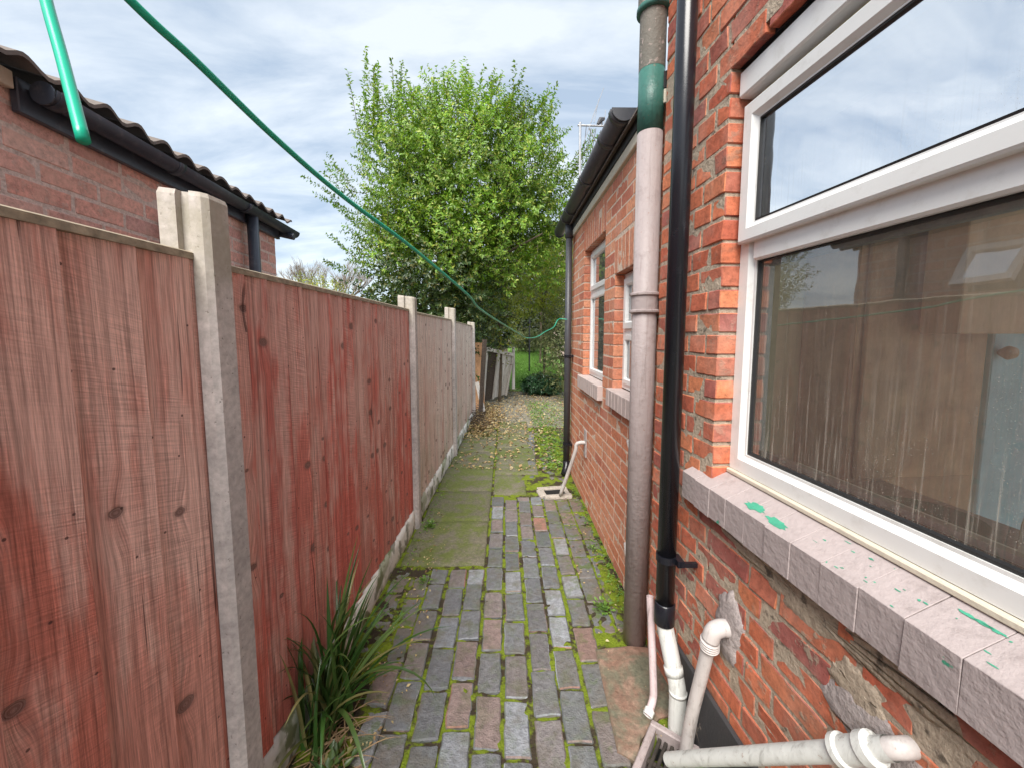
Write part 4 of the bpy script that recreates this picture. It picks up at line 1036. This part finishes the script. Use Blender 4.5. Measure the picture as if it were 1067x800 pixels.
def tree(name, label, base, blobs, nsh, slen, step, lsz, mat, trunk_r, upw=.9, outw=.9, extra=None, group=None, limbs=9, trunk_top=None, bias=.45, upc=.35, cat='tree', twigs=500, leafmat2=None):
    t = thing(name, label, cat, base, 0, group)
    base = np.array(base); P, O = in_blobs(nsh, blobs, bias)
    dirs = unit(O * outw + np.array([0, 0, upw]) + rng.normal(size=P.shape) * .35)
    lens = rng.uniform(slen[0], slen[1], len(P))
    if extra is not None:
        P = np.concatenate([P, extra[0]]); dirs = np.concatenate([dirs, unit(extra[1])]); lens = np.concatenate([lens, extra[2]])
    C, D, Nn, paths = shoots(P, dirs, lens, step, upc)
    ln = rng.uniform(lsz * .7, lsz * 1.3, len(C)); 
    leaf_mesh('foliage', C, D, Nn, ln, ln * .45, mat, t, tuple(base))
    b = MB(); top = np.array(trunk_top) if trunk_top is not None else base + np.array([0, 0, 1.6])
    b.tube(bez([tuple(base + np.array([0, 0, -.1])), tuple((base + top) / 2 + np.array([.04, .02, 0])), tuple(top)], 5), [trunk_r * (1 - .35 * i / 10) for i in range(11)], 10)
    for i in range(limbs):
        q = P[rng.integers(nsh)]; m = (top + q) / 2 + np.array([0, 0, .1]); s0 = top - np.array([0, 0, rng.random() * .3])
        pp = bez([tuple(s0), tuple(m), tuple(q)], 4); b.tube(pp, [trunk_r * .5 * (1 - .8 * k / (len(pp) - 1)) for k in range(len(pp))], 6)
    b.build('trunk', M['bark'], t, 'world', smooth=True)
    if twigs:
        b = MB()
        for i in rng.permutation(len(paths))[:twigs]:
            s, e, m = paths[i]; b.tube([tuple(s), tuple(m), tuple(e)], [.008, .006, .003], 3, caps=False)
        b.build('twigs', M['bark'], t, 'world')
    return t
TY = 8.3
k = TY / 410
def tx(u): return (u - 527) * k
def tz(v): return 1.5 + (348 - v) * k * 1.02
blobs = [(tx(525), TY - .2, tz(290), .45, .6, .6), (tx(485), TY, tz(195), 1.4, 1.3, 1.75), (tx(432), TY + .1, tz(200), .95, 1.0, 1.55), (tx(540), TY + .1, tz(200), .85, 1.0, 1.5), (tx(410), TY, tz(265), .55, .9, .9), (tx(555), TY, tz(240), .5, .8, .7), (tx(470), TY - .3, tz(270), 1.4, 1.1, .8), (tx(410), TY, tz(150), .28, .4, .45), (tx(443), TY, tz(158), .35, .5, .35), (tx(500), TY, tz(160), .5, .5, .3), (tx(557), TY, tz(148), .35, .4, .4), (tx(578), TY + .2, tz(225), .42, .6, .75), (tx(570), TY + .3, tz(275), .45, .6, .6)]
exP, exD, exL = [], [], []
for (u, v, du, dv, L) in [(398, 150, -.05, 1, 1.3), (402, 155, .05, 1, 1.2), (388, 165, -.12, 1, 1.1), (392, 145, -.02, 1, 1.2), (425, 135, .0, 1, .85), (430, 138, -.1, 1, .9), (375, 215, -.55, .6, .9), (372, 205, -.7, .75, .8), (378, 240, -.8, .8, .8), (370, 225, -.9, .5, .8), (560, 145, .25, 1, .75), (568, 150, .2, 1, .8), (585, 215, .75, .9, .9), (590, 225, .7, 1, .9), (592, 205, .5, 1, .9), (595, 195, .6, 1, .8), (585, 190, .9, 1, .9), (535, 130, .1, 1, .6), (490, 130, 0, 1, .55), (510, 128, .1, 1, .55), (465, 135, -.1, 1, .5), (375, 275, -.6, .5, .6), (372, 290, -.7, .3, .6), (600, 230, .5, .8, .7)]:
    for _ in range(3):
        exP.append((tx(u) + U(-.1, .1), TY + U(-.3, .3), tz(v) + U(-.15, .1))); exD.append((du + U(-.12, .12), U(-.15, .15), dv)); exL.append(L * U(.8, 1.1))
tree('garden_tree', 'tall bright green leafy tree above the end of the fence', (tx(470), TY + .2, 0), blobs, 5200, (.22, .42), .017, .068, M['leaf_tree'], .13, upw=.35, outw=.9, upc=.0, bias=.36, extra=(np.array(exP), np.array(exD), np.array(exL)), limbs=18, trunk_top=(tx(470), TY + .2, 2.3), twigs=900)
blobs2 = [(tx(455), TY - .7, 2.35, 1.35, .7, .75), (tx(490), TY - .2, 2.1, .7, .6, .9), (tx(425), TY - .2, 1.5, 1.2, .7, 1.0), (tx(495), TY + 1.6, 1.3, .5, .5, 1.0), (tx(455), TY - .9, 1.5, 1.0, .5, .8)]
tree('hidden_tree', 'autumn tree mirrored in the kitchen window, beyond the outbuilding', (-14.6, 19, 0), [(-14.8, 19, 4.6, 1.6, 1.8, 2.0), (-14.2, 19, 3.0, 1.6, 1.5, 1.2)], 700, (.4, .8), .05, .14, M['leaf_olive'], .14, trunk_top=(-14.6, 19, 2.2), twigs=0)
tree('ivy_bush', 'dark glossy ivy mass below the bright tree behind the fence', (tx(470), TY - .5, 0), blobs2, 1500, (.2, .5), .022, .08, M['leaf_dark'], .09, upw=.0, outw=.9, limbs=8, upc=-.5, cat='bush', twigs=0)
def bush(name, label, cx, cy, cz, rx, ry, rz, n, mat, lsz=.06, cat='bush', slen=(.15, .4), upc=.1, step=.025, upw=.3):
    return tree(name, label, (cx, cy, 0), [(cx, cy, cz, rx, ry, rz)], n, slen, step, lsz, mat, .04, upw=upw, outw=.9, limbs=5, trunk_top=(cx, cy, max(.2, cz - rz * .5)), cat=cat, twigs=0, upc=upc)
bush('yellow_shrub', 'yellow green shrub showing between the tree and extension corner', 1.0, 10.5, 3.0, .85, .8, 1.25, 520, M['leaf_yellow'], .075, slen=(.2, .5))
bush('hedge_shrub', 'green creeper hanging at the right edge of the dark bush', -.15, 8.9, 2.5, .45, .5, 1.6, 330, M['leaf_yellow'], .06, upc=-.6)
bush('olive_hedge', 'loose olive green hedge on the right beyond the downpipe', 1.45, 9.6, 1.25, .62, 1.6, 1.25, 800, M['leaf_olive'], .06, 'hedge')
bush('laurel_shrub', 'low dark rounded laurel shrub with glossy leaves beside the lawn', .92, 9.9, .20, .46, .4, .17, 420, M['leaf_laurel'], .085, 'shrub', slen=(.06, .16), step=.012)
bush('small_shrub', 'small pale green rounded shrub at the back of lawn', 1.0, 18.2, 1.1, .65, .5, .35, 260, M['leaf_olive'], .09, 'shrub')
bush('far_hedge', 'dark overgrown hedge closing the end of the garden', .2, 20.6, 2.4, 4.0, 1.0, 2.8, 4600, M['leaf_hedge'], .16, 'hedge', slen=(.3, .7), step=.06)
bush('overhanging_bush', 'arching greenery over the dark gap behind the lawn', 1.3, 15, 3.9, 1.9, 1.5, 1.3, 900, M['leaf_olive'], .09, slen=(.3, .7), upc=-.3, step=.035)
bush('side_bush', 'shaded bush left of the lawn behind the broken panel', -1.2, 13.5, 1.4, 1.1, 1.5, 1.6, 650, M['leaf_dark'], .09, slen=(.3, .6), step=.035)
bush('yellow_bush', 'distant yellow leaved bush low over the fence beside outbuilding', -9.3, 20, 3.0, 1.6, 1.0, 1.2, 420, M['leaf_yellow'], .12, slen=(.3, .6), step=.06)
# bare distant tree
bt = thing('bare_tree', 'distant leafless pale tree between the outbuilding and the green tree', 'tree', (-9.4, 21, 0))
b = MB()
def grow(p, d, L, r, lv):
    q = p + d * L; m = p + d * L * .5 + Vector((U(-.05, .05), U(-.05, .05), U(-.05, .05))) * L
    b.tube([p, m, q], [r, r * .85, r * .65], 5 if lv < 3 else 3, caps=False)
    if lv >= 5: return
    for _ in range(3 if lv > 0 else 5):
        nd = (d + Vector((U(-.6, .6), U(-.6, .6), U(-.1, .5)))).normalized(); grow(p + d * L * U(.6, 1), nd, L * U(.6, .82), r * .6, lv + 1)
for dx in (-.35, 0, .35): grow(Vector((-9.4 + dx, 21, 1.4)), Vector((dx, 0, 1)).normalized(), 1.5, .07, 0)
b.tube([(-9.4, 21, -.1), (-9.4, 21, 1.5)], .16, 8)
b.build('branches', M['twig'], bt, 'world')
# lawn
n = 26000; X = rng.uniform(.15, 1.9, n); Y = rng.uniform(10.6, 18.3, n); 
C = np.stack([X, Y, -.05 + np.maximum(0, Y - 10.4) * .085], 1); D = unit(np.stack([rng.normal(0, .3, n), rng.normal(0, .3, n), np.ones(n)], 1))
lw = leaf_mesh('lawn', C, D, unit(rng.normal(size=(n, 3))), rng.uniform(.05, .10, n), .012, M['lawn']); tag(lw, 'bright green patch of lawn at the end of the garden', 'grass', kind='stuff')
sheet('lawn_ground', .1, 2.2, 10.4, 21, -.012, plain('LawnBase', (.13, .25, .045), .95, var=.35), 2, 20, lambda x, y: (y - 10.4) * .085)
sheet('bank', -6, .1, 10.4, 21, -.015, M['soil'], 20, 20, lambda x, y: (y - 10.4) * .085)

# fallen leaves
def scatter_leaves(n, fx, mat, name, label, cat, sz=(.03, .06), lift=.012):
    P = np.array([fx() for _ in range(n)]); 
    D = unit(np.stack([rng.normal(size=n), rng.normal(size=n), rng.normal(0, .25, n)], 1)); N_ = unit(np.stack([rng.normal(0, .3, n), rng.normal(0, .3, n), np.ones(n)], 1))
    s = rng.uniform(sz[0], sz[1], n); o = leaf_mesh(name, P, D, N_, s, s * .6, mat, fold=.3); tag(o, label, cat, kind='stuff'); return o
def fl():
    r = random.random()
    if r < .50: y = random.triangular(5.4, 8.5, 6.6); return (random.gauss(-.42, .18) + (y - 6) * .02, y, U(.0, .05) + .03 * max(0, 1 - abs(y - 6.8)))
    if r < .93: y = U(5.6, 11.0); return (U(-.5, .75 if y < 4.3 else 1.3), y, U(-.005, .03))
    return (U(-.6, .65), U(4.2, 5.9), U(.006, .015))
scatter_leaves(4600, fl, M['fallen'], 'fallen_leaves', 'dry tan and yellow leaves littering the far path and fence foot', 'leaves')
def gc():
    y = U(4.2, 8.6); return (U(.40, .66) + random.random() ** 2 * .7, y, U(-.01, .05))
scatter_leaves(2600, gc, M['weed'], 'ground_cover', 'low green weeds along the extension side of far path', 'weeds', (.02, .04))
def edge():
    r = random.random()
    if r < .5: return (.655 + random.gauss(0, .022), U(1.8, 3.9), U(0, .02))
    y = U(1.0, 6.6); return (-.75 + y * .033 + abs(random.gauss(0, .035)), y, U(-.005, .02))
scatter_leaves(900, edge, M['weed'], 'edge_weeds', 'tiny green weeds sprouting along the foot of wall and fence', 'weeds', (.008, .022))
scatter_leaves(260, lambda: (U(-.62, -.42) if random.random() < .6 else U(.45, .68), U(1.3, 3.2), .008), M['fallen'], 'litter', 'small brown scraps scattered on the mossy bricks', 'litter', (.008, .022))
def twig_scrap():
    b = MB()
    for _ in range(150):
        y = random.triangular(5.8, 7.6, 6.7); x = -.50 + U(-.12, .15); a = U(0, 6.3); L = U(.08, .28); z = U(0, .18)
        b.tube([(x, y, z), (x + math.cos(a) * L, y + math.sin(a) * L, max(.005, z + U(-.1, .1)))], [.005, .003], 4, caps=False)
    o = b.build('dead_twigs', M['darkwood'], None); tag(o, 'heap of dead brown twigs at the end of the fence', 'twigs', kind='stuff')
twig_scrap()
def weed(x, y, n, sz, label, z=.0, mat='weed'):
    t = thing('weed', label, 'weed', (x, y, z))
    a = rng.uniform(0, 6.28, n); el = rng.uniform(.1, 1.2, n)
    D = np.stack([np.cos(a) * np.cos(el), np.sin(a) * np.cos(el), np.sin(el)], 1); C = np.array([x, y, z]) + D * rng.uniform(.0, sz, (n, 1))
    leaf_mesh('leaves', C, D, unit(np.stack([rng.normal(0, .4, n), rng.normal(0, .4, n), np.ones(n)], 1)), rng.uniform(sz * .3, sz * .55, n), rng.uniform(sz * .2, sz * .35, n), M[mat], t, (x, y, z))
    b = MB()
    for i in range(0, n, 4): b.tube([(x, y, z - .01), tuple(C[i])], [.0015, .001], 4, caps=False)
    b.build('stems', M[mat], t, 'world')
weed(.535, 2.02, 60, .055, 'bright green weed growing at the foot of the soil pipe')
weed(.655, 1.20, 26, .035, 'small leafy sprig behind the pipes at the drain', .015)
weed(-.50, 2.27, 40, .04, 'little weed in the brick joint below the first slab')
weed(-.60, 2.95, 60, .06, 'pale weed at the left edge of the nearest slab')
weed(-.13, 4.55, 40, .05, 'weed in the middle joint between the slabs')
weed(-.56, 1.95, 30, .04, 'tiny weed among red bricks right of the grass clump')
weed(.60, 2.62, 40, .035, 'weed hugging the extension wall foot nearer the soil pipe')
weed(-.60, 1.19, 70, .09, 'frilly dark weed at the base of the large post', 0, 'blade')

# strap-leaved clump
gc_ = thing('grass_clump', 'large clump of dark green strap leaves at the fence foot', 'plant', (-.70, 1.41, 0))
b = MB(); dry = MB()
def blade(mb, base, az, lean, L, w, droop, seg=10):
    p = Vector(base); el = lean; pts = []
    for i in range(seg + 1):
        pts.append(p.copy()); d = Vector((math.cos(az) * math.cos(el), math.sin(az) * math.cos(el), math.sin(el)))
        p = p + d * (L / seg); el -= droop / seg * (i / seg) * 2
        if p.z < .012: p.z = .012
    n0 = len(mb.v)
    for i, q in enumerate(pts):
        t = i / seg; ww = w * (.75 + .25 * min(1, t * 4)) * (1 - t ** 3) + .0004
        d = (pts[min(i + 1, seg)] - pts[max(i - 1, 0)]).normalized(); s = d.cross(Vector((0, 0, 1)))
        s = s.normalized() if s.length > .05 else Vector((-math.sin(az), math.cos(az), 0)); nn = s.cross(d)
        mb.v += [tuple(q - s * ww / 2 + nn * ww * .22), tuple(q), tuple(q + s * ww / 2 + nn * ww * .22)]
    for i in range(seg):
        a = n0 + i * 3; mb.f += [(a, a + 1, a + 4, a + 3), (a + 1, a + 2, a + 5, a + 4)]
for _ in range(80):
    az = U(-2.0, 2.0) if random.random() < .85 else U(2.0, 4.2)
    bx = -.70 + random.gauss(0, .035); by = 1.41 + random.gauss(0, .07)
    bx = max(bx, -.735)
    L = U(.25, .62); lean = U(.75, 1.5)
    if math.cos(az) < -.1: lean = U(1.35, 1.5)
    if math.cos(az) < 0 and math.cos(lean) * L > .1: lean = 1.45
    blade(b, (bx, by, 0), az, lean, L, U(.012, .021), U(.2, 1.9))
for (az, lean, L, dr) in [(1.35, 1.30, .66, .5), (1.1, 1.40, .70, .3), (.9, 1.32, .62, .4), (-.2, 1.05, .62, 2.8), (-.9, .9, .60, 2.6), (.5, .95, .55, 1.0), (.2, .9, .60, 1.2), (-1.2, 1.0, .45, 2.2), (.8, .8, .55, 1.0), (-1.5, 1.2, .5, 1.6), (1.57, 1.1, .6, .8)]:
    blade(b, (-.69, 1.41, 0), az, lean, L, .019, dr, 14)
b.build('leaves', M['blade'], gc_, 'world', smooth=True)
for _ in range(60): blade(dry, (-.65 + random.gauss(0, .05), 1.32 + random.gauss(0, .08), .0), U(-2.4, 1.2), U(.05, .5), U(.08, .24), .005, U(.5, 1.5), 6)
dry.build('dry_leaves', M['drygrass'], gc_, 'world', smooth=True)

# ================================================================== BROKEN PANEL, SCRAPS
lp = thing('broken_fence_panel', 'broken grey slatted fence panel leaning beyond the fence end', 'fence panel', (-.35, 8.2, 0))
BL, TL, TR, BR = dep(502, 418, 8.6), dep(506, 363, 8.6), dep(533.5, 369, 9.2), dep(526, 411, 9.2)
BL.z = max(BL.z, -.02); BR.z = max(BR.z, -.02)
def pq(s, t): return (BL * (1 - s) + BR * s) * (1 - t) + (TL * (1 - s) + TR * s) * t
nrm = (BR - BL).cross(TL - BL).normalized()
if nrm.y > 0: nrm = -nrm
def plank(mb, s0, s1, t0, t1, o0, o1):
    vs = [pq(s, t) + nrm * o for o in (o0, o1) for s, t in ((s0, t0), (s1, t0), (s1, t1), (s0, t1))]
    mb.add(vs, [(0, 1, 2, 3), (7, 6, 5, 4), (0, 4, 5, 1), (1, 5, 6, 2), (2, 6, 7, 3), (3, 7, 4, 0)])
b = MB()
for i in range(12): plank(b, 0, .42, i / 12 + .005, (i + 1) / 12 - .01 + .015, .0, .015)
b.build('slats', M['darkwood'], lp, 'world')
b = MB()
for s0, s1 in ((.42, .58), (.60, .76), (.78, .95)): plank(b, s0, s1, .02, .97, .01, .03)
b.build('boards', M['oldwood'], lp, 'world')
b = MB()
plank(b, -.02, 1.0, .95, 1.02, .02, .07); plank(b, -.03, .03, 0, 1, .02, .06); plank(b, .97, 1.02, 0, 1, .02, .06); plank(b, .38, .43, 0, 1, .03, .06)
b.build('frame', M['oldwood'], lp, 'world')
def stick(name, label, a, b_, w, mat, cat='timber'):
    t = thing(name, label, cat, tuple(a)); m = MB(); a, b_ = Vector(a), Vector(b_); d = (b_ - a).normalized(); s = d.orthogonal().normalized(); u = d.cross(s)
    m.add([tuple(p + s * w * i + u * w * .7 * j) for p in (a, b_) for i, j in ((-1, -1), (1, -1), (1, 1), (-1, 1))], [(0, 1, 2, 3), (7, 6, 5, 4), (0, 4, 5, 1), (1, 5, 6, 2), (2, 6, 7, 3), (3, 7, 4, 0)])
    m.build('timber', M[mat], t, 'world'); return t
stick('leaning_post', 'dark rotten post leaning just past the fence end', dep(500, 442, 7.2), dep(505, 354, 7.2), .035, 'darkwood', 'post')
stick('leaning_board', 'weathered board propped diagonally by the rotten post', dep(506, 438, 7.25), dep(497, 398, 7.35), .03, 'oldwood')
stick('garden_stake', 'upright grey stake at the far edge of the broken panel', dep(535, 405, 9.4), dep(535, 362, 9.4), .03, 'oldwood', 'post')
ps = thing('plywood_sheet', 'orange brown plywood sheet standing behind the last post', 'board', (-.55, 7.6, 0)); 
b = MB(); b.box((-.75, 7.62, 0), (-.42, 7.64, 1.33)); b.build('sheet', M['ply'], ps, 'world')
# rotary / prop pole for the line
cp = thing('line_prop', 'thin dark metal pole standing on the lawn', 'pole', (.8, 13.2, 0))
b = MB(); b.tube([(.79, 13.2, -.05), (.79, 13.2, 2.05)], .025, 8); b.build('pole', M['blackpvc'], cp, 'world')
# distant house
fh = thing('distant_house', 'distant beige house glimpsed between shrub and extension downpipe', 'house', (4.5, 26, 0))
b = MB(); b.box((2.6, 26, 0), (9, 31, 6.4)); b.build('wall', M['beige'], fh, 'world')
b = MB(); b.add([(2.3, 25.7, 6.4), (9.3, 25.7, 6.4), (9.3, 31.3, 6.4), (2.3, 31.3, 6.4), (2.3, 28.5, 8.4), (9.3, 28.5, 8.4)], [(0, 1, 5, 4), (2, 3, 4, 5), (1, 2, 5), (0, 4, 3), (0, 3, 2, 1)]); b.build('roof', M['tile'], fh, 'world')
b = MB(); b.box((3.4, 25.96, 3.6), (4.4, 25.99, 4.8)); b.build('window', M['upvc'], fh, 'world')

# TV aerial
AY = 5.4
ta = thing('tv_aerial', 'pale television aerial with spiky rods above the gutter', 'aerial', tuple(dep(604, 200, AY)))
b = MB(); b.tube([dep(604, 260, AY), dep(604.5, 128, AY)], .017, 10); b.build('mast', M['alu'], ta, 'world')
b = MB(); b.tube([dep(602, 131, AY), dep(640, 132, AY)], .012, 8); b.tube([dep(614, 134, AY), dep(625, 156, AY)], .009, 8); b.build('boom', M['alu'], ta, 'world')
b = MB(); b.tube([dep(623, 130, AY), dep(626, 125, AY), dep(630, 124, AY)], [.02, .035, .02], 8); b.tube([dep(627, 125, AY), dep(627, 132, AY)], .012, 6); b.build('dipole_box', M['gutter'], ta, 'world')
b = MB()
for (u0, v0, u1, v1) in [(616, 128, 629, 92), (608, 150, 622, 110), (612, 152, 605, 168), (619, 128, 624, 104), (632, 134, 639, 117), (629, 134, 631, 115), (611, 131, 608, 162), (616, 134, 611, 165), (621, 134, 616, 163), (626, 136, 620, 160)]:
    b.tube([dep(u0, v0, AY - .1), dep(u1, v1, AY + .1)], .0045, 5)
b.build('rods', M['alu'], ta, 'world')

# ================================================================== LIGHT, SKY, CAMERA
w = bpy.data.worlds.new('World'); scene.world = w; w.use_nodes = True
nt = w.node_tree; nt.nodes.clear(); N = nt.nodes.new; Lk = nt.links.new
out = N('ShaderNodeOutputWorld'); bg = N('ShaderNodeBackground'); Lk(bg.outputs[0], out.inputs[0]); bg.inputs[1].default_value = .12
SE, SR = R(50), R(196)
sky = N('ShaderNodeTexSky'); sky.sky_type = 'NISHITA'; sky.sun_disc = False; sky.sun_elevation = SE; sky.sun_rotation = SR; sky.air_density = 1.0; sky.dust_density = 1.5
tc = N('ShaderNodeTexCoord'); sx = N('ShaderNodeSeparateXYZ'); Lk(tc.outputs['Generated'], sx.inputs[0])
def wm(op, a, b=0.0):
    x = N('ShaderNodeMath'); x.operation = op
    for i, q in enumerate((a, b)):
        if isinstance(q, (int, float)): x.inputs[i].default_value = q
        else: Lk(q, x.inputs[i])
    return x.outputs[0]
zz = wm('ADD', wm('MAXIMUM', sx.outputs[2], 0), .22)
cb = N('ShaderNodeCombineXYZ'); Lk(wm('DIVIDE', sx.outputs[0], zz), cb.inputs[0]); Lk(wm('DIVIDE', sx.outputs[1], zz), cb.inputs[1])
mp = N('ShaderNodeMapping'); mp.inputs['Rotation'].default_value = (0, 0, R(-28)); mp.inputs['Scale'].default_value = (1.0, 2.3, 1); Lk(cb.outputs[0], mp.inputs[0])
n1 = N('ShaderNodeTexNoise'); n1.inputs['Scale'].default_value = 1.5; n1.inputs['Detail'].default_value = 7; n1.inputs['Roughness'].default_value = .58; n1.inputs['Distortion'].default_value = .35; Lk(mp.outputs[0], n1.inputs['Vector'])
cr = N('ShaderNodeValToRGB'); Lk(n1.outputs[0], cr.inputs[0]); e = cr.color_ramp.elements; e[0].position = .34; e[0].color = (0, 0, 0, 1); e[1].position = .62; e[1].color = (1, 1, 1, 1)
K = 1.62
cc = N('ShaderNodeMix'); cc.data_type = 'RGBA'; Lk(cr.outputs[0], cc.inputs[0]); cc.inputs[6].default_value = (.52 * K, .63 * K, .76 * K, 1); cc.inputs[7].default_value = (1.02 * K, 1.08 * K, 1.11 * K, 1)
mx = N('ShaderNodeMix'); mx.data_type = 'RGBA'; mx.inputs[0].default_value = .9; Lk(sky.outputs[0], mx.inputs[6]); Lk(cc.outputs[2], mx.inputs[7]); Lk(mx.outputs[2], bg.inputs[0])
sd = bpy.data.lights.new('sun', 'SUN'); sd.energy = 1.5; sd.angle = R(38); sd.color = (1, .96, .90)
so2 = bpy.data.objects.new('sun', sd); col.objects.link(so2)
az = SR  # Nishita rotation: measured from +Y towards +X
dirv = Vector((math.sin(az) * math.cos(SE), math.cos(az) * math.cos(SE), math.sin(SE)))
so2.rotation_euler = dirv.to_track_quat('Z', 'Y').to_euler()
cam = bpy.data.cameras.new('camera'); cam.sensor_width = 36; cam.lens = 410 / 1067 * 36; cam.shift_y = -14 / 1067; cam.clip_start = .02; cam.clip_end = 500
co = bpy.data.objects.new('camera', cam); col.objects.link(co); co.location = (0, 0, 1.5); co.rotation_euler = (R(90 - 5.3), 0, R(-.9)); scene.camera = co
scene.view_settings.view_transform = 'Standard'; scene.view_settings.look = 'None'; scene.view_settings.gamma = 1; scene.view_settings.exposure = 2.25
scene.render.engine = 'CYCLES'
scene.render.resolution_x = 1024; scene.render.resolution_y = 767
